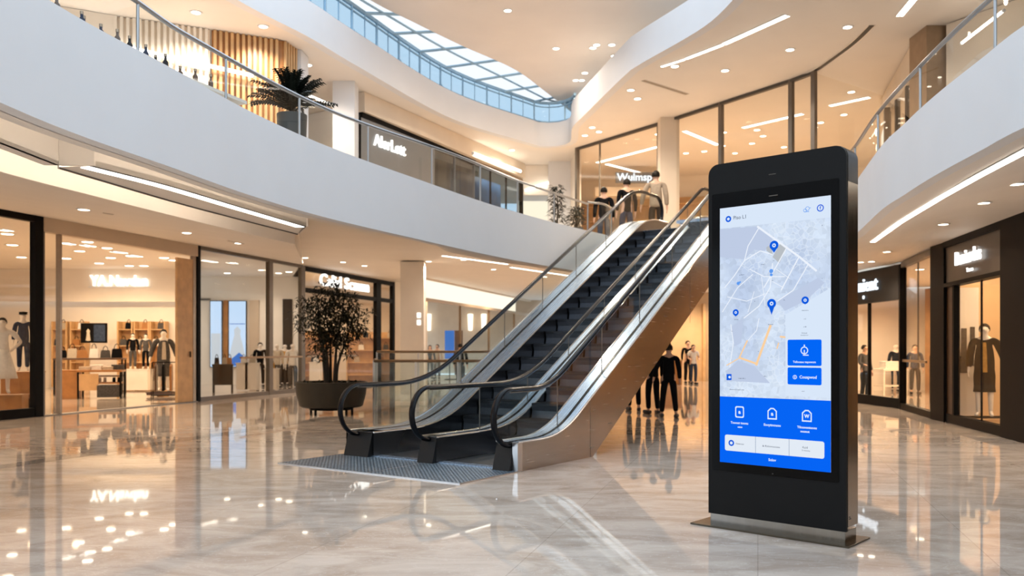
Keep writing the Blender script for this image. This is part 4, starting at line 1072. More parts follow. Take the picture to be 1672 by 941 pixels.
m = MB(); m.lathe([(.0, .76), (.34, .8), (.30, 1.1), (.0, 1.35)], (-11.45, 35.975, 0), 12, 1, .02); m.build('figure', 'screen_blue', t, world=True)
m = MB(); m.box((-11.53, 35.985, 2.55), (.66, .012, .03)); m.build('band', 'screen_blue', t, world=True)
t, o = screen('narrow blue display screen left of the tall one', -12.66, -12.2, .75, 3.5, 36.0, 'screen_sky')
m = MB(); m.box((-12.43, 35.985, 1.5), (.4, .012, 1.3)); m.build('figure', 'poster_white', t, world=True)
# end shop beyond the column
B0 = Vector((-3.64, 35.6)); B1 = B0+WD*17
def bseg(name, t, a, b, z0, z1, mt, w_=.12): return MB().seg(B0.lerp(B1, a), B0.lerp(B1, b), w_, z0, z1).build(name, mt, t, world=True)
S5 = thing('shopfront', 'shop at the end of the hall with a long glowing sign panel', 'shop front', (B0.x, B0.y, 0))
o = bseg('light_panel', S5, 0, .80, 3.62, 4.36, 'lightbox_wall_glow', .2); o['label'] = 'long glowing cream sign panel'
bseg('header', S5, 0, 1, 4.36, 5.3, 'wall_beige', .24); bseg('lower_trim', S5, 0, 1, 3.5, 3.62, 'header_tan', .24)
bseg('glass_pane', S5, 0, .80, .05, 3.5, 'glass_shop', .02)
for k in (0, .26, .52, .80): bseg('mullion', S5, k, k+.004, 0, 3.5, 'bronze', .1)
q = B0.lerp(B1, .22)
room('wall_end_shop', (-9, 52), (8, 52), 0, 5.5, 'header_tan')
# warm shop seen under the escalator
room('wall_under_shop', (4, 40.5), (12, 39.5), 0, 4.3, 'wall_tan')
m = MB()
for x in (5.5, 6.7, 8.9): m.box((x, 39.8, 1.8), (.12, .3, 3.6))
struct(m.build('wall_under_pilaster', 'wood_light'))
t = thing('shop_counter', 'wooden counter beside the person in the white shirt', 'counter', (6.75, 36.3, 0))
MB().box((6.75, 36.3, .5), (.8, .5, 1.0), 0, .02).build('body', 'wood', t, world=True); MB().box((6.75, 36.3, 1.02), (.9, .6, .05)).build('counter_top', 'wood_light', t, world=True)

# ---- right-hand shops
def rshop(label, p): return thing('shopfront', label, 'shop front', (p[0], p[1], 0))
def rs(name, t, a, b, z0, z1, mt, w_=.1): return MB().seg(a, b, w_, z0, z1).build(name, mt, t, world=True)
R0, R1, R2, R2b, R3, R3b = Vector((9.6, 25.2)), Vector((9.78, 21.5)), Vector((9.03, 18.3)), Vector((8.94, 17.55)), Vector((8.41, 14.55)), Vector((8.2, 13.3))
T1 = rshop('black signed shop front just right of the kiosk', R1)
rs('sign_band', T1, R0, R1, 2.74, 3.62, 'wall_dark', .18)
rs('glass_pane', T1, R0, R1, .25, 2.74, 'glass_shop', .02); rs('bottom_frame', T1, R0, R1, 0, .25, 'black_frame', .12)
rs('post', T1, R1, R1+Vector((-.03, -.13)), 0, 3.62, 'black_frame', .16); q = R0.lerp(R1, .52); rs('mullion', T1, q, q+Vector((0, -.06)), 0, 2.74, 'black_frame', .08)
dr = (R1-R0).normalized(); nn = Vector((dr.y, -dr.x))
q = R0.lerp(R1, .42)+nn*.12; text('Andmient', 'sign_lettering', .50, (q.x, q.y, 3.22), (dr.x, dr.y, 0), (0, 0, 1), 'sign_cool', T1, .02, world=True, bold=.006, font_scale=1.1)
q = R0.lerp(R1, .50)+nn*.12; text('o', 'sign_lettering', .2, (q.x, q.y, 2.92), (dr.x, dr.y, 0), (0, 0, 1), 'sign_cool', T1, .01, world=True, bold=.003)
T2 = rshop('tall clear glass bay between the two right shop signs', R2)
a = R1+Vector((-.04, -.16)); rs('glass_pane', T2, a, R2, .15, 3.52, 'glass_shop', .02); rs('bottom_frame', T2, a, R2, 0, .15, 'black_frame', .14); rs('top_frame', T2, a, R2, 3.52, 3.66, 'steel_frame', .12)
q = a.lerp(R2, .5); rs('mullion', T2, q, q+Vector((0, -.02)), .15, 3.5, 'steel_frame', .03); rs('push_bar', T2, a, a.lerp(R2, .75), 1.18, 1.24, 'bronze', .05)
T3 = rshop('dark brown signed shop front with a mannequin window, far right', R2b)
mat('sign_brown', (.075, .06, .048), .35, vary=.06)
rs('post', T3, R2, R2b, 0, 3.68, 'black_frame', .2); rs('sign_band', T3, R2b, R3, 2.82, 3.56, 'sign_brown', .12); rs('top_frame', T3, R2b, R3, 3.56, 3.72, 'black_frame', .24); rs('lower_frame', T3, R2b, R3, 2.76, 2.84, 'black_frame', .2)
a = R2b.lerp(R3, .13); o = rs('door', T3, R2b, a, .05, 2.76, 'wood_dark', .08); rs('post', T3, a, R2b.lerp(R3, .16), 0, 2.76, 'black_frame', .12)
rs('glass_pane', T3, R2b.lerp(R3, .16), R3, .18, 2.76, 'glass_shop', .02); rs('bottom_frame', T3, R2b, R3, 0, .18, 'black_frame', .14)
for k in (.60,): q = R2b.lerp(R3, k); rs('mullion', T3, q, q+Vector((-.005, -.03)), .18, 2.76, 'black_frame', .03)
rs('post', T3, R3, R3b, 0, 3.78, 'black_frame', .24)
dr = (R3-R2b).normalized(); nn = Vector((dr.y, -dr.x)); q = R2b.lerp(R3, .46)+nn*.1
text('Boniardes', 'sign_lettering', .36, (q.x, q.y, 3.25), (dr.x, dr.y, 0), (0, 0, 1), 'sign_white', T3, .02, world=True, bold=.006, font_scale=.95)
q = R2b.lerp(R3, .50)+nn*.1; text('Tsasoos', 'sign_lettering', .10, (q.x, q.y, 2.99), (dr.x, dr.y, 0), (0, 0, 1), 'sign_white', T3, .01, world=True, bold=.003)
T4 = rshop('dark shop front at the right edge of the view', R3b)
R4 = Vector((7.75, 9.5)); rs('sign_band', T4, R3b, R4, 2.9, 3.72, 'wall_dark', .16); rs('glass_pane', T4, R3b, R4, .18, 2.9, 'glass_shop', .02); rs('bottom_frame', T4, R3b, R4, 0, .18, 'black_frame', .14); q = R3b.lerp(R4, .3); rs('post', T4, q, q+Vector((-.02, -.12)), 0, 2.9, 'black_frame', .14)
struct(MB().seg((7.75, 9.5), (7.6, 1.5), .2, 0, 3.75).build('wall_right', 'wall_dark'))
m = MB(); m.add([(9.5, 26, 3.62), (9.85, 21.4, 3.64), (8.5, 14.3, 3.7), (7.8, 9.4, 3.7), (14, 9.4, 3.7), (16, 30, 3.7), (10.5, 31, 3.62)], [(0, 1, 2, 3, 4, 5, 6)]); CS4 = struct(m.build('ceiling_shop_far_right', 'ceiling_plaster'))
room('wall_right_shops', (13.0, 9), (15.5, 31), 0, 3.7, 'wood_light'); room('wall_right_shop_end', (15.5, 31), (9.7, 31), 0, 3.7, 'wall_cream'); room('wall_right_divider', (9.2, 18.0), (14.1, 19.2), 0, 3.7, 'wall_tan')
m = MB(); m.box((14.6, 29.2, 1.8), (.3, 1.6, 3.6)); m.box((14.4, 23.5, 1.8), (.3, 1.2, 3.6)); struct(m.build('wall_right_niche', 'wood'))
# glass guard in the middle of the hall
t = thing('guard_rail', 'glass guard with brass rails in the hall behind the escalator foot', 'railing', (-3.42, 21.2, 0))
def gpanel(a, b, h, t):
    a = Vector(a); b = Vector(b); n = max(1, round((b-a).length/1.2))
    MB().tube([(a.x, a.y, h), (b.x, b.y, h)], .035, 8).build('handrail', 'bronze', t, world=True, smooth=True)
    for k in range(n):
        p = a.lerp(b, (k+.03)/n); q = a.lerp(b, (k+.97)/n); MB().seg(p, q, .012, .06, h-.03).build('glass_panel', 'glass_rail', t, world=True)
    for k in range(n+1):
        p = a.lerp(b, k/n); MB().box((p.x, p.y, h/2), (.04, .04, h)).build('post', 'steel', t, world=True)
gpanel((-3.42, 21.2), (-.3, 21.2), 1.2, t); gpanel((-3.72, 23.6), (-.3, 23.6), 1.42, t); gpanel((-3.42, 21.25), (-3.72, 23.55), 1.22, t)
# ================================================================ people and mannequins
def skin_mesh(name, V, E, R, material, parent, sub=2, squash=None, obname=None):
    me = bpy.data.meshes.new(name); me.from_pydata([tuple(v) for v in V], E, [])
    ob = bpy.data.objects.new(name, me); COL.objects.link(ob)
    sk = ob.modifiers.new('skin', 'SKIN'); sk.use_smooth_shade = True
    lay = me.skin_vertices[0].data
    for i, r in enumerate(R):
        lay[i].radius = (r, r) if not isinstance(r, tuple) else r
        lay[i].use_root = (i == 0)
    sb = ob.modifiers.new('sub', 'SUBSURF'); sb.levels = sub; sb.render_levels = sub
    dg = bpy.context.evaluated_depsgraph_get(); dg.update()
    m2 = bpy.data.meshes.new_from_object(ob.evaluated_get(dg))
    bpy.data.objects.remove(ob); bpy.data.meshes.remove(me)
    if squash:
        for v in m2.vertices: v.co = squash(v.co)
    m2.materials.clear(); m2.materials.append(M[material]); m2.name = name
    for p in m2.polygons: p.use_smooth = True
    o = bpy.data.objects.new(obname or name, m2); COL.objects.link(o)
    if parent is not None: o.parent = parent
    return o
class G_:
    def __init__(s): s.V = []; s.E = []; s.R = []
    def v(s, p, r, link=None):
        s.V.append(Vector(p)); s.R.append(r); i = len(s.V)-1
        if link is not None: s.E.append((link, i))
        return i
def torso_squash(h):
    def f(c):
        z = c.z/h
        k = smooth01((z-.44)/.06)*(1-smooth01((z-.80)/.05))
        ax = smooth01((.26*h/1.7*1.02-abs(c.x))/.06)
        c.y *= 1-.26*k*ax
        return c
    return f
def pose_joints(h, pose):
    s = h/1.7; J = {}
    st = pose.get('stride', .0); sp = pose.get('spread', .10)
    J['pel'] = (0, 0, .93); J['sp'] = (0, .01, 1.12); J['ch'] = (0, .0, 1.30); J['nk'] = (0, .005, 1.46)
    for sd, nm in ((-1, 'L'), (1, 'R')):
        y = st*sd
        J['hip'+nm] = (.088*sd, 0, .90); J['kn'+nm] = (sd*(.05+sp*.5), -.03-y*.5, .49); J['an'+nm] = (sd*sp, .02-y, .085+(.03 if y < -.05 else 0)); J['toe'+nm] = (sd*(sp+.03), -.13-y, .035)
        J['shi'+nm] = (.085*sd, .005, 1.40); J['sh'+nm] = (.185*sd, .01, 1.385)
        a = pose.get('arm'+nm, 'down')
        if a == 'down': e, w = (.235, .03, 1.12), (.25, -.03, .88)
        elif a == 'out': e, w = (.29, .04, 1.14), (.34, -.06, .92)
        elif a == 'fwd': e, w = (.23, -.02, 1.12), (.19, -.24, 1.08)
        elif a == 'hip': e, w = (.36, .06, 1.16), (.20, -.02, 1.0)
        else: e, w = (.24, .02, 1.12), (.12, -.20, 1.18)
        J['el'+nm] = (e[0]*sd, e[1], e[2]); J['wr'+nm] = (w[0]*sd, w[1], w[2])
    return {k: Vector(v)*s for k, v in J.items()}, s
def figure(name, label, cat, loc, rz, h, pose=None, skin='skin', group=None, top=None, sleeves='long', hem=.86, loose=.0, bottom='cloth_black', kind='trousers', shoes='shoe', hair='hair_dark', hairlen='short', cap=None, head=True, open_front=None, skirt=None, sub=2):
    pose = pose or {}
    t = thing(name, label, cat, loc, rz, group)
    J, s = pose_joints(h, pose); sq = torso_squash(h)
    g = G_()
    a = g.v(J['pel'], .125*s); b = g.v(J['sp'], .115*s, a); c = g.v(J['ch'], .135*s, b); d = g.v(J['nk'], .055*s, c)
    if head:
        ja = g.v((0, -.012*s, 1.535*s), .062*s, d); hd = g.v((0, -.018*s, 1.60*s), .080*s, ja); g.v((0, -.005*s, 1.655*s), .066*s, hd)
        g.v((0, -.115*s, 1.59*s), .012*s, hd)
        for sd in (-1, 1): g.v((sd*.086*s, .0, 1.595*s), .014*s, hd)
    else: g.v((0, .005*s, 1.50*s), .05*s, d)
    for nm, sd in (('L', -1), ('R', 1)):
        hp = g.v(J['hip'+nm], .085*s, a); k = g.v(J['kn'+nm], .058*s, hp); an = g.v(J['an'+nm], .038*s, k); g.v(J['toe'+nm], .034*s, an)
        si = g.v(J['shi'+nm], .075*s, c); sh = g.v(J['sh'+nm], .055*s, si); el = g.v(J['el'+nm], .042*s, sh); wr = g.v(J['wr'+nm], .027*s, el)
        dr = (J['wr'+nm]-J['el'+nm]).normalized()
        side = Vector((0, -1, 0)) if abs(dr.z) > .6 else Vector((-sd, 0, 0))
        pm = g.v(J['wr'+nm]+dr*.06*s, .030*s, wr)
        for q in range(4):
            off = side*((q-1.5)*-.018*s)
            ln = (.062, .075, .072, .055)[q]
            f1 = g.v(J['wr'+nm]+dr*.10*s+off, .010*s, pm); f2 = g.v(J['wr'+nm]+dr*(.10+ln*.55)*s+off*1.1+Vector((-sd*.008*s, 0, 0)), .009*s, f1); g.v(J['wr'+nm]+dr*(.10+ln*.9)*s+off*1.1+Vector((-sd*.022*s, 0, 0)), .008*s, f2)
        th = g.v(J['wr'+nm]+dr*.05*s+side*.036*s, .011*s, pm); g.v(J['wr'+nm]+dr*.085*s+side*.05*s, .009*s, th)
    skin_mesh('body', g.V, g.E, g.R, skin, t, sub, sq)
    # clothes follow the same skeleton
    if top:
        g = G_(); ex = .016+loose
        lo = g.v((0, 0, hem*s), (.135+loose)*s); pe = lo
        if hem < .90: pe = g.v(J['pel']*1.0, (.138+loose)*s, lo)
        b = g.v(J['sp'], (.128+loose)*s, pe); c = g.v(J['ch'], (.148+loose*.6)*s, b); g.v((0, .005*s, 1.43*s), .075*s, c)
        for nm in 'LR':
            si = g.v(J['shi'+nm], (.082+loose*.3)*s, c); sh = g.v(J['sh'+nm], (.066+loose*.3)*s, si)
            if sleeves == 'short': g.v(J['sh'+nm].lerp(J['el'+nm], .7), .060*s, sh)
            else:
                el = g.v(J['el'+nm], (.053+loose*.4)*s, sh); g.v(J['el'+nm].lerp(J['wr'+nm], .93), (.040+loose*.4)*s, el)
        o = skin_mesh('jacket' if loose > .01 else 'shirt', g.V, g.E, g.R, top, t, sub, sq)
        if open_front:
            m = MB(); m.add([(-.035*s, -(.128+loose)*s*.82, 1.36*s), (.035*s, -(.128+loose)*s*.82, 1.36*s), (.05*s, -(.158+loose)*s*.80, 1.15*s), (.055*s, -(.158+loose)*s*.86, (hem+.04)*s), (-.055*s, -(.158+loose)*s*.86, (hem+.04)*s), (-.05*s, -(.158+loose)*s*.80, 1.15*s)], [(0, 1, 2, 3, 4, 5)])
            m.build('shirt_front', open_front, t)
    if kind == 'trousers':
        g = G_(); a = g.v((0, 0, .98*s), .128*s); pe = g.v(J['pel'], .132*s, a)
        for nm in 'LR':
            hp = g.v(J['hip'+nm], .098*s, pe); k = g.v(J['kn'+nm], .074*s, hp); g.v(J['an'+nm]+Vector((0, 0, .02*s)), .062*s, k)
        skin_mesh('trousers', g.V, g.E, g.R, bottom, t, sub, sq)
    elif kind == 'skirt':
        z0 = (skirt or .45)*s
        m = MB(); m.lathe([(.0, 1.0*s), (.135*s, .99*s), (.155*s, .9*s), (.17*s, .75*s), (.165*s, z0+.1*s), (.175*s, z0), (.0, z0+.01)], (0, 0, 0), 20, 1.05, .78); m.build('skirt', bottom, t, smooth='all')
    elif kind == 'dress':
        z0 = (skirt or .35)*s
        m = MB(); pr = [(.0, 1.02*s), (.13*s, 1.0*s), (.17*s, .85*s), (.24*s, .6*s), (.30*s, z0), (.0, z0+.02)]
        m.lathe(pr, (0, 0, 0), 22, 1, .85); m.build('skirt', bottom, t, smooth='all')
    if shoes:
        for nm in 'LR':
            p = J['an'+nm]; q = J['toe'+nm]; d = (q-p); d.z = 0; d.normalize(); ang = math.atan2(d.y, d.x)
            c = p+d*.055*s
            MB().box((c.x, c.y, .045*s), (.27*s, .095*s, .09*s), ang, .035*s).build('shoe', shoes, t, smooth=True)
    if head and hair:
        m = MB(); pr = []
        for k in range(9):
            a = math.radians(-25+115*k/8); pr.append((.097*s*math.cos(a), 1.605*s+.105*s*math.sin(a)))
        m.lathe([(0, pr[0][1])]+pr, (0, .018*s, 0), 16, .97, 1.02); o = m.build('hair', hair, t, smooth='all')
        if hairlen == 'long':
            m = MB(); m.lathe([(.0, 1.66*s), (.085*s, 1.64*s), (.10*s, 1.55*s), (.105*s, 1.42*s), (.08*s, 1.34*s), (.0, 1.32*s)], (0, .05*s, 0), 14, 1, .6); m.build('hair', hair, t, smooth='all')
        if hairlen == 'bun':
            m = MB(); m.lathe([(.0, 1.66*s), (.04*s, 1.675*s), (.052*s, 1.71*s), (.035*s, 1.745*s), (.0, 1.755*s)], (0, .06*s, 0), 12); m.build('hair', hair, t, smooth='all')
    if head and cap:
        m = MB(); m.lathe([(.0, 1.64*s), (.12*s, 1.645*s), (.105*s, 1.665*s), (.115*s, 1.72*s), (.0, 1.735*s)], (0, -.01*s, 0), 16); m.build('cap', cap, t, smooth=True)
    return t
PI = math.pi
def fg(u, v, dz=0): p = ground(u, v); return Vector((p.x, p.y, dz))
# people on the hall floor
figure('person', 'woman in black seen from behind, walking under the escalator slope', 'person', fg(1092, 682), PI-.15, 1.60, {'spread': .16, 'stride': .1, 'armR': 'out'}, top='cloth_black', hem=.80, loose=.02, hair='hair_dark', hairlen='bun')
figure('person', 'partly hidden person in black trousers beside the woman in black', 'person', fg(1066, 676), PI+.3, 1.62, {'stride': .05}, top='cloth_black', hair='hair_dark', loose=.015)
figure('person', 'person in dark trousers half hidden by the escalator cladding, left of the others', 'person', fg(1035, 671), PI, 1.66, {'stride': .12}, top='cloth_grey', bottom='cloth_black')
figure('person', 'person in a white shirt and blue jeans by the wooden counter', 'person', fg(1132, 628), .1, 1.68, {'armL': 'fwd', 'armR': 'fwd'}, top='cloth_white', sleeves='short', bottom='cloth_denim')
figure('person', 'person in black top behind the one in the white shirt', 'person', Vector((7.65, 37.3, 0)), .2, 1.86, top='cloth_black', bottom='cloth_black')
# people on the upper gallery
def fu(u, Y): return Vector(((u-U0)/F*Y, Y, 4.1))
figure('person', 'person in a black jacket standing left of the escalator head', 'person', fu(986, 22.9), PI, 1.72, top='cloth_black', loose=.02, bottom='cloth_denim')
figure('person', 'person in a black top and dark blue jeans just left of the escalator handrail loop', 'person', fu(1023, 22.0), PI+.3, 1.76, {'stride': .08}, top='cloth_black', bottom='cloth_navy')
figure('person', 'person in a cream shirt standing behind the escalator handrail loop', 'person', fu(1071, 21.3), PI-.2, 1.82, {'armR': 'out'}, top='cloth_taupe', hem=.84, loose=.025, bottom='cloth_black')
# right-hand shops
figure('person', 'person in a dark jacket just right of the kiosk, in the first right shop', 'person', fg(1412, 652), .4, 1.62, {'armL': 'fwd'}, top='cloth_grey', loose=.025, bottom='cloth_black')
figure('person', 'person in a dark coat seen through the clear glass bay', 'person', fg(1494, 644), -.3, 1.64, {'stride': .08}, top='cloth_navy', loose=.03, bottom='cloth_black')
figure('mannequin', 'mannequin in black clothes behind the white display table', 'mannequin', fg(1463, 640), .0, 1.68, skin='mannequin_white', top='cloth_black', loose=.02, bottom='cloth_black', hair=None)
def podium(label, c, d, mt='wall_cream'):
    t = thing('podium', label, 'display stand', c)
    MB().box((c[0], c[1], d[2]/2+.02), (d[0], d[1], d[2]-.04), 0, .01).build('body', mt, t, world=True); MB().box((c[0], c[1], d[2]-.015), (d[0]+.04, d[1]+.04, .03), 0, .005).build('top', mt, t, world=True)
    return t
Pm = fg(1609, 693)
podium('low podium under the black-coated mannequin in the far right window', (Pm.x, Pm.y, 0), (1.1, .7, .14), 'wood_light')
figure('mannequin', 'mannequin in a black coat and skirt in the far right window', 'mannequin', Vector((Pm.x-.02, Pm.y, .14)), -.55, 1.86, {'armL': 'down', 'armR': 'out'}, skin='mannequin_white', top='cloth_black', hem=.78, loose=.045, bottom='cloth_black', kind='skirt', skirt=.46, shoes=None, hair='hair_dark', open_front='cloth_ochre')
figure('mannequin', 'mannequin in a grey outfit at the right edge of the far right window', 'mannequin', fg(1646, 678), -.5, 1.72, skin='mannequin_white', top='cloth_grey', hem=.8, loose=.03, bottom='cloth_black', hair='hair_dark')
# left shop mannequins
Q = at(266, 640, 27.2); podium('low dark stand under the grey-jacketed mannequin', (Q.x, Q.y, 0), (.8, .6, .14), 'wood_dark')
figure('mannequin', 'mannequin in an open dark grey jacket and skirt, right side of the warm left shop', 'mannequin', Vector((Q.x+.02, Q.y, .14)), .45, 1.98, {'armL': 'out', 'armR': 'out'}, skin='mannequin_white', top='cloth_grey', hem=.84, loose=.05, bottom='cloth_grey', kind='skirt', skirt=.42, shoes=None, hair='hair_dark', open_front='cloth_cream')
Q = at(226, 637, 30.6); podium('white display podium in the warm left shop', (Q.x, Q.y, 0), (1.0, .8, .78), 'wall_cream')
figure('mannequin', 'small mannequin in a black top on the white podium', 'mannequin', Vector((Q.x-.2, Q.y, .78)), .5, 1.28, skin='mannequin_white', top='cloth_black', loose=.02, bottom='cloth_grey', hair='hair_dark', shoes=None)
figure('mannequin', 'small mannequin in a grey top on the white podium', 'mannequin', Vector((Q.x+.22, Q.y+.1, .78)), .3, 1.26, skin='mannequin_white', top='cloth_grey', loose=.02, bottom='cloth_black', hair='hair_dark', shoes=None)
def crate(name, label, c, d, mt, cat='display stand'):
    t = thing(name, label, cat, (c[0], c[1], c[2]))
    MB().box((c[0], c[1], c[2]+d[2]/2), d, .28, .01).build('body', mt, t, world=True)
    MB().box((c[0], c[1], c[2]+d[2]+.01), (d[0]+.03, d[1]+.03, .025), .28).build('top', mt, t, world=True)
    return t
Q = at(38, 660, 21.2); crate('display_box', 'tall wooden box under the navy-uniformed mannequin', (Q.x, Q.y, 0), (.85, .6, .92), 'wood')
figure('mannequin', 'mannequin in a navy uniform jacket and peaked cap, left shop window', 'mannequin', Vector((Q.x, Q.y, .945)), .5, 1.45, skin='mannequin_white', top='cloth_navy', hem=.70, loose=.03, bottom='cloth_navy', hair=None, cap='cloth_black', shoes=None)
Q = at(4, 668, 19.9); crate('display_box', 'low wooden box under the white-dressed mannequin', (Q.x, Q.y, 0), (.95, .6, .42), 'wood')
figure('mannequin', 'mannequin in a white dress at the left edge of the view', 'mannequin', Vector((Q.x, Q.y, .445)), .5, 1.78, {'armR': 'hip'}, skin='mannequin_white', top='cloth_white', sleeves='short', hem=.95, bottom='cloth_white', kind='dress', shoes=None, hair='hair_dark')
Q = at(56, 662, 20.6); crate('display_box', 'small wooden box between the mannequins and the black post', (Q.x, Q.y, 0), (.3, .3, .30), 'wood_dark')
# mannequins inside the glass shops
figure('mannequin', 'slim mannequin in dark clothes behind the left glass shop front', 'mannequin', fg(425, 632), .3, 1.75, skin='mannequin_white', top='cloth_black', loose=.02, bottom='cloth_black', hair='hair_dark')
for k, (u, lab, tp) in enumerate([(452, 'mannequin in cream clothes, first one right of the steel post', 'cloth_cream'), (465, 'mannequin in ochre clothes, second one right of the steel post', 'cloth_ochre'), (478, 'mannequin in white clothes close to the tree shop post', 'cloth_white')]):
    figure('mannequin', lab, 'mannequin', fg(u, (634, 630, 637)[k]), .3, 1.72, skin='mannequin_white', top=tp, loose=.02, bottom='cloth_grey' if k != 1 else 'cloth_black', hair=None)
figure('person', 'person in dark clothes in the end shop, left of the blue banner', 'person', at(702, 619, 42)*1+Vector((0, 0, 0)), .2, 1.66, top='cloth_black', bottom='cloth_black', hair='hair_dark', hairlen='long')
figure('person', 'person in a cream top in the end shop beside the one in dark clothes', 'person', at(714, 619, 42.6), -.2, 1.72, top='cloth_cream', bottom='cloth_grey')
figure('person', 'person in black near the dark banner beyond the glass guard', 'person', fg(752, 634), PI, 1.7, top='cloth_black', bottom='cloth_black', loose=.02)
# ================================================================ goods and furniture in the shops
def table(label, c, d, rz, mt, legs='black_frame', shelf=None, group=None):
    t = thing('display_table', label, 'table', c, rz, group)
    w, dp, h = d
    MB().box((0, 0, h-.03), (w, dp, .06), 0, .008).build('table_top', mt, t)
    for sx in (-1, 1):
        for sy in (-1, 1): MB().box((sx*(w/2-.04), sy*(dp/2-.04), (h-.06)/2), (.05, .05, h-.06)).build('leg', legs, t)
    if shelf: MB().box((0, 0, shelf), (w-.1, dp-.06, .04)).build('shelf', mt, t)
    return t
def handbag(label, c, w, h, mt, group, rz=0):
    t = thing('handbag', label, 'handbag', c, rz, group)
    m = MB(); m.prism([(-w/2, 0), (w/2, 0), (w*.42, h*.9), (w*.34, h), (-w*.34, h), (-w*.42, h*.9)], 'y', -w*.17, w*.17); m.build('bag_body', mt, t)
    m = MB(); m.tube([(w*.24*math.cos(a*PI/8), 0, h+h*.5*math.sin(a*PI/8)) for a in range(9)], .012, 6); m.build('handle', 'cloth_black', t, smooth=True)
    return t
def folded(label, c, w, h, mt, group):
    t = thing('folded_clothes', label, 'clothes', c, .2, group)
    n = max(2, int(h/.05))
    for k in range(n): MB().box((0, 0, (k+.5)*h/n), (w*(1-.03*(k % 2)), w*.75, h/n*.92), .05*(k % 3-1), .012).build('garment', mt, t)
    return t
def shoe_pair(label, c, mt, group):
    t = thing('shoe_pair', label, 'shoes', c, .5, group)
    for sx in (-.07, .07):
        m = MB(); m.prism([(-.14, 0), (.13, 0), (.13, .03), (.05, .06), (-.03, .14), (-.13, .15)], 'x', sx-.04, sx+.04); m.build('shoe', mt, t)
    return t
# warm left shop: two tiers of tables
Q = at(166, 650, 26.2); rz = .28
T = table('wooden low display table with a drawer front in the warm left shop', (Q.x, Q.y, 0), (1.25, .8, .86), rz, 'wood')
MB().box((-.3, -.36, .50), (.55, .04, .5)).build('drawer_front', 'wood_light', T); MB().box((.25, -.20, .22), (.62, .5, .36), 0, .01).build('drawer_box', 'cloth_grey', T); MB().box((0, 0, .46), (1.15, .74, .04)).build('shelf', 'wood', T)
Q2 = at(148, 640, 28.4)
table('dark topped display table behind the low wooden one', (Q2.x, Q2.y, 0), (2.1, .8, 1.2), rz, 'wood_dark', shelf=.6)
Q3 = at(112, 650, 25.9)
crate('display_cabinet', 'orange wooden cabinet at the left end of the shop tables', (Q3.x, Q3.y, 0), (.60, .55, .84), 'wood')
gb = 'goods on the left shop tables'
k = 0
names = ['black', 'cream', 'brown', 'white', 'dark grey']; mats_ = ['cloth_black', 'cloth_cream', 'wood', 'cloth_white', 'cloth_grey']
def along(c, rz, a, b=0, z=0): return Vector((c[0]+math.cos(rz)*a-math.sin(rz)*b, c[1]+math.sin(rz)*a+math.cos(rz)*b, z))
for k, a in enumerate((-.85, -.55, -.25, .1, .45, .8)):
    handbag(f'{names[k%5]} handbag on the dark topped table, '+('leftmost', 'second from left', 'third from left', 'third from right', 'second from right', 'rightmost')[k], along(Q2, rz, a, 0, 1.2), .28+.03*(k % 3), .26+.05*(k % 2), mats_[k % 5], gb, rz)
for k, a in enumerate((-.45, -.15, .18, .45)):
    folded(f'stack of folded {("cream","white","cream","grey")[k]} clothes on the low wooden table, '+('leftmost', 'left of middle', 'right of middle', 'rightmost')[k], along(Q, rz, a, .05, .86), .34, .10+.06*(k % 2), ('cloth_cream', 'cloth_white', 'cloth_cream', 'cloth_grey')[k], gb)
for k, a in enumerate((-.4, .0, .4)):
    shoe_pair(f'pair of shoes on the shelf of the low wooden table, '+('left', 'middle', 'right')[k], along(Q, rz, a, .1, .48), ('cloth_cream', 'cloth_white', 'cloth_black')[k], gb)
qq = at(152, 544, 31.8)
t = thing('display_screen', 'dark wall screen with a pale picture above the shop tables', 'screen', (qq.x, 31.85, qq.z-.4))
MB().box((qq.x, 31.87, qq.z), (.98, .06, .74), 0, .01).build('housing', 'black_frame', t, world=True)
m = MB(); m.box((qq.x+.22, 31.835, qq.z), (.42, .012, .62)); o = m.build('picture', 'cloth_denim', t, world=True); m = MB(); m.lathe([(0, -.3), (.09, -.28), (.05, 0), (.07, .08), (.0, .16)], (qq.x-.2, 31.835, qq.z), 10, 1, .1); m.build('picture', 'cloth_cream', t, world=True)
m = MB(); m.box((qq.x, 32.3, qq.z), (.1, .85, .1)); m.build('bracket', 'black_frame', t, world=True)
for k, u in enumerate((98, 128, 205, 232, 258)):
    p = at(u, 545, 32.7)
    shelf_unit('pale wall shelf with bags on the rear wall of the warm shop, '+('leftmost', 'second from left', 'middle', 'second from right', 'rightmost')[k], (p.x, 32.8, .05), .54, 2.5, .36, 0, 4, 'wood_light')
    for j in range(2):
        handbag(f'{names[(k+j)%5]} handbag on the '+('leftmost', 'second', 'middle', 'fourth', 'rightmost')[k]+' rear wall shelf, '+('third', 'top')[j]+' board', (p.x-.1+.2*j, 32.76, .05+2.5*(2.5+j-.0)/4-.0+.02-(.0)), .26, .24, mats_[(k*2+j) % 5], 'bags on the rear wall shelves')
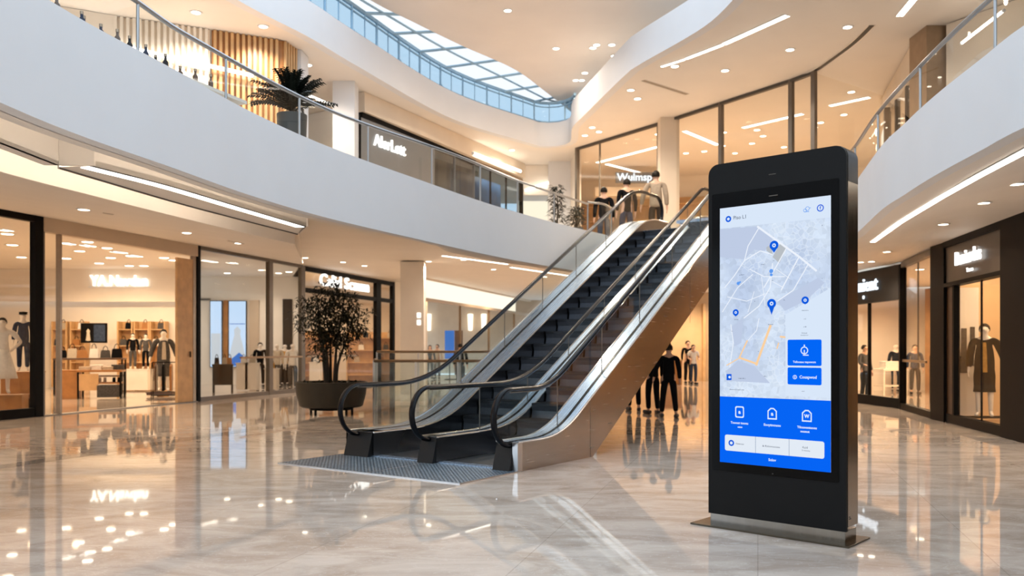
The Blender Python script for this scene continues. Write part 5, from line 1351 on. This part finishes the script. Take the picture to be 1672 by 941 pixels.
# clothes rack beside the grey mannequin
def rack(label, c, rz, n, h, cols, w=1.0):
    t = thing('clothes_rack', label, 'clothes rack', c, rz)
    MB().tube([(-w/2, 0, h), (w/2, 0, h)], .016, 6).build('rail', 'black_frame', t)
    for sx in (-w/2, w/2):
        m = MB(); m.tube([(sx, -.22, .0), (sx, -.22, h-.2), (sx, 0, h), (sx, .22, h-.2), (sx, .22, 0)], .014, 6); m.build('leg', 'black_frame', t)
    MB().box((0, 0, .12), (w, .4, .02)).build('base_shelf', 'black_frame', t)
    for k in range(n):
        x = -w/2+w*(k+.5)/n; g_ = thing('garment', f'garment {("one","two","three","four","five","six")[k]} from the left on the '+label, 'clothes', along(c, rz, x, 0, .0), rz+PI/2, 'garments on the '+label)
        m = MB(); m.prism([(-.2, h-.85), (.2, h-.85), (.17, h-.3), (.24, h-.55), (.27, h-.5), (.19, h-.12), (.04, h-.06), (-.04, h-.06), (-.19, h-.12), (-.27, h-.5), (-.24, h-.55), (-.17, h-.3)], 'y', -.03, .03); m.build('cloth', cols[k % len(cols)], g_)
        m = MB(); m.tube([(0, 0, h-.06), (0, 0, h-.02), (.0, .0, h+.018)], .006, 5); m.build('hanger', 'steel', g_)
Q = at(268, 652, 25.6)
rack('low rack before the grey-jacketed mannequin', Vector((Q.x+.1, Q.y, 0)), .28, 4, 1.1, ['wood_dark', 'cloth_black', 'wood', 'wood_dark'], .85)
# left glass shop
Q = at(364, 641, 29.4)
t = table('dark square display table in the left glass shop', (Q.x, Q.y, 0), (.68, .6, .98), .28, 'wall_dark')
MB().box((0, 0, .60), (.64, .56, .66), 0, .01).build('drawer_box', 'wall_dark', t)
for k, a in enumerate((-.2, .05, .22)): handbag(('black handbag at the left of the dark square table', 'cream handbag in the middle of the dark square table', 'brown handbag at the right of the dark square table')[k], along(Q, .28, a, 0, .98), .16, .22, ('cloth_black', 'cloth_cream', 'wood')[k], 'bags on the dark square table', .28)
for k, u in enumerate((398, 412, 444, 516)):
    p = fg(u, 638 if k < 3 else 634); c = podium(('white plinth right of the blue screens', 'white plinth before the slim dark mannequin', 'white plinth just right of the steel post', 'white plinth behind the foliage edge')[k], (p.x, p.y, 0), (.42, .4, 1.0 if k != 2 else .8), 'wall_cream')
    handbag(('white handbag on the plinth by the blue screens', 'cream handbag on the plinth by the dark mannequin', 'ochre handbag on the plinth by the steel post', 'white handbag on the plinth behind the foliage')[k], (p.x, p.y, 1.0 if k != 2 else .8), .22, .2, ('cloth_white', 'cloth_cream', 'cloth_ochre', 'cloth_white')[k], 'bags on white plinths', .3)
# shelves in the tree shop and end shop
for k, (u, Y) in enumerate(((520, 38.5), (590, 40.0), (630, 41.0))):
    p = at(u, 600, Y); shelf_unit(('wooden shelf in the tree shop behind the left of the foliage', 'wooden shelf in the tree shop behind the right of the foliage', 'wooden shelf in the tree shop beside the dark door post')[k], (p.x, p.y, 0.0), 1.3, 2.3, .4, .1, 4, 'wood_light')
    for j in range(3): handbag(f'{names[(k+j)%5]} handbag in the tree shop, '+('left', 'middle', 'right')[k]+' shelf, '+('second', 'third', 'top')[j]+' board', (p.x-.2+.2*j, p.y-.02, 2.3*(j+1.5)/4+.02), .26, .24, mats_[(k+2*j) % 5], 'bags in the tree shop')
def banner(label, u, v0, v1, Y, w, mt):
    p = at(u, v0, Y); q = at(u, v1, Y)
    t = thing('banner_stand', label, 'banner', (p.x, Y, 0))
    MB().box((p.x, Y, (p.z+q.z)/2), (w, .05, p.z-q.z)).build('panel', mt, t, world=True)
    MB().box((p.x, Y+.05, p.z/2), (.05, .04, p.z)).build('pole', 'black_frame', t, world=True); MB().box((p.x, Y+.05, .015), (w, .4, .03)).build('foot', 'black_frame', t, world=True)
banner('bright blue banner in the end shop', 734, 540, 586, 42.0, .46, 'screen_blue'); banner('dark banner just right of the blue banner', 749, 540, 612, 42.2, .40, 'wood_dark')
for k, u in enumerate((700, 768, 790)):
    p = at(u, 520, 51.7)
    t = thing('wall_lamp', ('glowing wall lamp left in the end shop', 'tall glowing wall lamp in the middle of the end shop', 'glowing wall lamp right in the end shop')[k], 'lamp', (p.x, 51.9, 2.6))
    MB().lathe([(.0, 2.6), (.12, 2.62), (.16, 3.6), (.0, 3.62)], (p.x, 51.7, 0), 12).build('shade', 'sign_warm', t, world=True); MB().box((p.x, 51.86, 3.1), (.08, .2, .2)).build('bracket', 'bronze', t, world=True)
# right shops
p = fg(1452, 645); table('white display table with pale clothes in the first right shop', (p.x, p.y, 0), (.9, .7, .85), .2, 'wall_cream', 'wall_cream', .3)
MB_ = [folded('heap of folded white clothes on the white display table', (p.x, p.y, .85), .5, .25, 'cloth_white', None)]
rack('rack behind the clear glass bay', Vector((12.2, 23.6, 0)), .4, 5, 1.5, ['cloth_black', 'cloth_grey', 'wood', 'cloth_cream'], 1.4)
rack('rack at the back of the first right shop', Vector((11.0, 29.7, 0)), .0, 5, 1.5, ['cloth_cream', 'cloth_grey', 'cloth_black'], 1.4)
q0 = at(1562, 470, 17.6); q1 = at(1596, 684, 18.2)
t = thing('display_board', 'pale free-standing panel with dark pictures in the far right window', 'panel', (9.95, 17.4, 0))
x0 = (1562-U0)/F*17.5; x1 = (1597-U0)/F*17.5
MB().box(((x0+x1)/2, 17.5, 1.4), (x1-x0, .06, 2.7)).build('board', 'wall_cream', t, world=True)
MB().box(((x0+x1)/2, 17.55, .03), (x1-x0, .4, .05)).build('foot', 'wall_cream', t, world=True)
m = None
for k, (a, b, c, d) in enumerate([(.3, 1.62, .11, .6), (.3, 1.18, .17, .34), (.7, 1.7, .09, .5), (.68, 1.25, .07, .2)]):
    MB().box((x0+(x1-x0)*a, 17.465, b), (c, .012, d)).build('picture', 'cloth_grey', t, world=True)
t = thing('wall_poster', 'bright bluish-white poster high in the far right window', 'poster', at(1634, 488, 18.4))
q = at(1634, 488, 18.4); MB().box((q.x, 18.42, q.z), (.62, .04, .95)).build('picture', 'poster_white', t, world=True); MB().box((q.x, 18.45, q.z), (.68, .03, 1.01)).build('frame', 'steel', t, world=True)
MB().box((q.x, 18.55, q.z+.9), (.04, .2, 1.0)).build('hanger', 'steel', t, world=True)
G7 = 'ceiling inside the warm left shop'
BV_S = bvh_of(CS1)
for u, v in [(106, 397), (143, 395), (148, 402), (175, 405), (195, 412), (213, 418), (108, 422), (162, 430), (211, 434), (235, 434), (253, 440), (181, 421), (268, 421), (283, 425), (130, 410), (20, 400), (35, 420), (12, 382)]:
    downlight(u, v, BV_S, G7, .16)
for uvs, lab in [([(98, 396), (121, 399)], 'linear light inside the warm left shop by its left post'), ([(134, 399), (150, 402)], 'short linear light inside the warm left shop'), ([(182, 410), (206, 413)], 'linear light in the middle of the warm left shop'), ([(210, 416), (230, 419)], 'linear light in the warm left shop towards its right'), ([(0, 374), (18, 377)], 'linear light at the far left inside the black framed window')]:
    linear_light(uvs, BV_S, lab, .2)
BV_S = bvh_of(CS2)
for u, v in [(371, 446), (357, 460), (427, 441), (437, 441), (380, 429), (455, 446), (472, 444), (425, 459), (395, 462)]:
    downlight(u, v, BV_S, 'ceiling inside the left glass shop', .14)
linear_light([(327, 424), (353, 428)], BV_S, 'linear light inside the left glass shop by the black post', .2); linear_light([(372, 428), (386, 430)], BV_S, 'short linear light inside the left glass shop', .2)
BV_S = bvh_of(CS4)
for u, v in [(1502, 440), (1492, 478), (1510, 480), (1425, 500), (1435, 497), (1405, 500)]: downlight(u, v, BV_S, 'ceiling inside the right shops', .12)
# items behind the upper left railing
t = thing('low_shelf', 'long low pale shelf with small goods behind the left railing', 'shelf', (-4.35, 9.2, 4.1))
LS = catmull([(-4.35, 7.0), (-4.12, 8.6), (-3.85, 9.8), (-3.4, 11.0)], 20)
m = MB(); m.wallstrip(LS, 4.64, 4.68, .3); m.build('board', 'wall_cream', t, world=True)
for k in (1, 7, 13, 18):
    q = LS[k]; MB().box((q.x-.12, q.y+.02, 4.37), (.05, .2, .54)).build('leg', 'wall_cream', t, world=True)
rnd = random.Random(3)
for k in range(12):
    q = LS[5+k].lerp(LS[min(19, 6+k)], rnd.random()); hh = .10+.07*rnd.random()
    t = thing('bottle', 'small dark bottle on the low shelf behind the left railing', 'bottle', (q.x-.12, q.y, 4.68), 0, 'bottles behind the left railing')
    MB().lathe([(0, 0), (.03, 0), (.032, hh*.6), (.014, hh*.78), (.014, hh), (0, hh)], (0, 0, 0), 10).build('glass_body', rnd.choice(['cloth_black', 'wood_dark', 'cloth_navy']), t, smooth=True); MB().lathe([(0, hh), (.018, hh), (.018, hh+.03), (0, hh+.03)], (0, 0, 0), 8).build('cap', 'bronze', t)
# ================================================================ plants
def leaf_blade(m, base, dirv, up, L, w, droop=.25, fold=.2):
    d = dirv.normalized(); s = d.cross(up)
    if s.length < 1e-3: s = Vector((1, 0, 0))
    s.normalize(); n = s.cross(d)
    p0 = base; p1 = base+d*L*.45+n*L*.06; p2 = base+d*L-Vector((0, 0, droop*L))
    a = p1+s*w/2+n*fold*w; b = p1-s*w/2+n*fold*w
    q = (p1+p2)/2; c = q+s*w*.36+n*fold*w*.6; e = q-s*w*.36+n*fold*w*.6
    m.add([p0, a, c, p2, e, b, p1, q], [(0, 1, 6), (0, 6, 5), (6, 1, 2, 7), (6, 7, 4, 5), (7, 2, 3), (7, 3, 4)])
rnd = random.Random(11)
Pt = fg(541, 676)
t = thing('potted_tree', 'bushy dark tree in a wide olive planter on the hall floor', 'potted tree', (Pt.x, Pt.y, 0))
MB().lathe([(.0, .16), (.66, .16), (.72, .19), (.79, .45), (.82, .74), (.78, .745), (.74, .66), (.0, .66)], (0, 0, 0), 40).build('planter', 'pot_olive', t, smooth=True)
MB().lathe([(.0, .64), (.73, .64), (.6, .69), (.3, .71), (.0, .72)], (0, 0, 0), 24).build('soil', 'soil', t, smooth=True)
for k in range(4):
    a = PI/4+k*PI/2+.35; MB().tube([(.58*math.cos(a), .58*math.sin(a), .0), (.58*math.cos(a), .58*math.sin(a), .18)], .03, 8).build('leg', 'black_frame', t)
MB().lathe([(.0, .10), (.5, .10), (.5, .16), (.0, .16)], (0, 0, 0), 20).build('base_ring', 'black_frame', t)
tips = []
for k in range(7):
    a = 2*PI*k/7+rnd.random(); r0 = .08+.06*rnd.random(); r1 = .35+.25*rnd.random(); h1 = 2.0+.7*rnd.random()
    P = [Vector((r0*math.cos(a), r0*math.sin(a), .68)), Vector((r0*1.4*math.cos(a), r0*1.4*math.sin(a), 1.15)), Vector((r1*.6*math.cos(a), r1*.6*math.sin(a), 1.7)), Vector((r1*math.cos(a+.2), r1*math.sin(a+.2), h1))]
    P = catmull(P, 14); m = MB(); m.tube(P, [.038-.027*i/13 for i in range(14)], 7)
    for j in (6, 8, 10, 12):
        b = P[j]; d = Vector((rnd.uniform(-1, 1), rnd.uniform(-1, 1), rnd.uniform(.2, .9))).normalized()
        e = [b, b+d*.2, b+d*.42+Vector((0, 0, .02))]; m.tube(e, [.012, .008, .004], 5); tips.append(e[-1])
    m.build('trunk', 'bark', t, smooth=True); tips.append(P[-1])
m = MB()
cents = []
for k in range(125):
    while True:
        v = Vector((rnd.uniform(-1, 1), rnd.uniform(-1, 1), rnd.uniform(-1, 1)))
        if v.length < 1: break
    v = v*(.75+.25*rnd.random())
    c = Vector((v.x*.86, v.y*.86, 2.08+v.z*1.0)) 
    if c.z < 1.65: c.x *= 1.12; c.y *= 1.12
    cents.append(c)
cents += tips
for c in cents:
    ax = Vector((c.x*.6, c.y*.6, .25)).normalized()
    for j in range(17):
        d = (ax*.5+Vector((rnd.uniform(-1, 1), rnd.uniform(-1, 1), rnd.uniform(-.7, .8)))).normalized()
        b = c+Vector((rnd.uniform(-.13, .13), rnd.uniform(-.13, .13), rnd.uniform(-.13, .13)))
        leaf_blade(m, b, d, Vector((0, 0, 1)), rnd.uniform(.12, .20), rnd.uniform(.035, .055), .3)
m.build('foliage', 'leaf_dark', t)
m = MB()
for k in range(60):
    a = rnd.random()*2*PI; r = .25+.4*rnd.random(); b = Vector((r*math.cos(a), r*math.sin(a), .68))
    leaf_blade(m, b, Vector((rnd.uniform(-1, 1), rnd.uniform(-1, 1), .8)), Vector((0, 0, 1)), .16, .06, .2)
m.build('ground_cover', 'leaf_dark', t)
# palm on the upper gallery
Pp = Vector((-3.17, 12.35, 4.1))
t = thing('potted_palm', 'dark palm in a grey pot behind the upper left railing', 'potted palm', Pp)
MB().lathe([(.0, 0), (.165, 0), (.2, .35), (.215, .77), (.195, .77), (.18, .70), (.0, .70)], (0, 0, 0), 28).build('pot', 'pot_grey', t, smooth=True)
MB().lathe([(.0, .69), (.178, .69), (.1, .72), (.0, .73)], (0, 0, 0), 16).build('soil', 'soil', t)
MB().tube([(0, 0, .7), (.0, .01, .86)], [.04, .03], 8).build('trunk', 'bark', t)
for k in range(58):
    a = 2*PI*k/58*5+rnd.uniform(-.15, .15); el = rnd.choice([.45, .75, 1.0, 1.2, 1.4]); L = rnd.uniform(.5, .68)
    P = []
    for i in range(9):
        s = i/8; r = L*s*math.cos(el)*(1+.15*s); z = .82+L*s*math.sin(el)*1.1-.22*L*s*s*s*(1.5-el*.6)
        P.append(Vector((r*math.cos(a), r*math.sin(a), z)))
    m = MB(); m.tube(P, [.007-.0006*i for i in range(9)], 4)
    for i in range(2, 9):
        for f in (0, .5):
            p = P[i-1].lerp(P[i], f); d = (P[i]-P[i-1]).normalized(); s = d.cross(Vector((0, 0, 1))).normalized()
            for sg in (-1, 1):
                leaf_blade(m, p, d*.75+s*sg*.8+Vector((0, 0, .12)), Vector((0, 0, 1)), .19*(1.1-i/12), .046, .22)
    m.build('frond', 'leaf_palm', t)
# slim shrubs near the far end of the left railing
def shrub(label, c, h, r, n):
    t = thing('potted_shrub', label, 'potted plant', c)
    MB().lathe([(.0, 0), (r*.5, 0), (r*.65, .45), (r*.55, .45), (.0, .42)], (0, 0, 0), 18).build('pot', 'pot_grey', t, smooth=True)
    m = MB(); m.tube([(0, 0, .4), (.02, 0, h*.6), (0, .02, h*.9)], [.025, .018, .008], 6); m.build('trunk', 'bark', t)
    m = MB()
    for k in range(n):
        z = .5+(h-.5)*rnd.random(); a = rnd.random()*2*PI; q = r*(1-.5*z/h)*rnd.random()
        leaf_blade(m, Vector((q*math.cos(a), q*math.sin(a), z)), Vector((math.cos(a), math.sin(a), rnd.uniform(-.2, .8))), Vector((0, 0, 1)), .16, .05, .3)
    m.build('foliage', 'leaf_palm', t)
shrub('slim dark shrub before the white upper column', (1.12, 21.3, 4.1), 1.45, .24, 260)
shrub('low dark shrub at the end of the left railing', (1.62, 21.6, 4.1), .95, .28, 220)
# interior lamps of the shops and galleries: rows of small warm ceiling spots
WL = (1, .72, .44); NL_ = (1, .86, .72)
def spots(x, y, z, sx, sy, nx, ny, e, col=WL):
    for i in range(nx):
        for j in range(ny):
            px_ = x-sx/2+sx*(i+.5)/nx; py_ = y-sy/2+sy*(j+.5)/ny
            lamp('shop_lamp', 'SPOT', (px_, py_, z), e/(nx*ny)*1.6, col, .10, (0, 0, 0), angle=math.radians(160), blend=.5)
spots(-14.5, 27, 4.4, 4, 9, 3, 4, 1050); spots(-15.5, 19, 4.3, 4, 6, 2, 3, 500); spots(-10.6, 31.5, 4.4, 2, 7, 2, 3, 260, NL_); spots(-7.4, 37, 4.4, 3, 7, 2, 3, 420)
spots(-1.5, 42, 4.3, 6, 5, 4, 2, 600); spots(7.5, 37.3, 3.9, 5, 3, 3, 2, 600); spots(12, 25, 3.55, 3, 8, 2, 4, 1000); spots(10.8, 16, 3.6, 3, 3.5, 2, 3, 330); spots(10, 11, 3.6, 2, 3, 1, 2, 90)
spots(6.5, 25.5, 7.45, 7, 4, 4, 2, 850); spots(-8.3, 14, 7.45, 3, 2, 2, 1, 150); spots(-5.3, 19.5, 7.45, 1.5, 2, 1, 2, 45); spots(.8, 29.3, 7.4, .6, .6, 1, 1, 60); spots(9.8, 18, 7.45, 1.5, 4, 1, 3, 150); spots(-2.4, 25.5, 7.4, 1, 2, 1, 2, 40)
# ================================================================ light and camera
w = bpy.data.worlds.new('sky'); SC.world = w; w.use_nodes = True
bg = w.node_tree.nodes['Background']; bg.inputs[0].default_value = (.74, .87, 1.0, 1); bg.inputs[1].default_value = 1.65
cam = bpy.data.cameras.new('camera'); co = bpy.data.objects.new('camera', cam); COL.objects.link(co)
co.location = (0, 0, EYE); co.rotation_euler = (math.radians(90), 0, 0)
cam.sensor_width = 36; cam.lens = F/1672*36; cam.shift_y = (VH-470.5)/1672
cam.clip_start = .1; cam.clip_end = 200
cam.dof.use_dof = True; cam.dof.focus_distance = 8.2; cam.dof.aperture_fstop = 1.6
SC.camera = co
SC.view_settings.view_transform = 'Standard'; SC.view_settings.look = 'None'
SC.view_settings.gamma = 1; SC.view_settings.use_curve_mapping = False
SC.view_settings.exposure = .3
SC.cycles.use_denoising = True
SC.cycles.max_bounces = 10; SC.cycles.transparent_max_bounces = 24; SC.cycles.diffuse_bounces = 5; SC.cycles.glossy_bounces = 5
SC.cycles.sample_clamp_indirect = 6; SC.cycles.caustics_reflective = False; SC.cycles.caustics_refractive = False
SC.cycles.use_light_tree = True
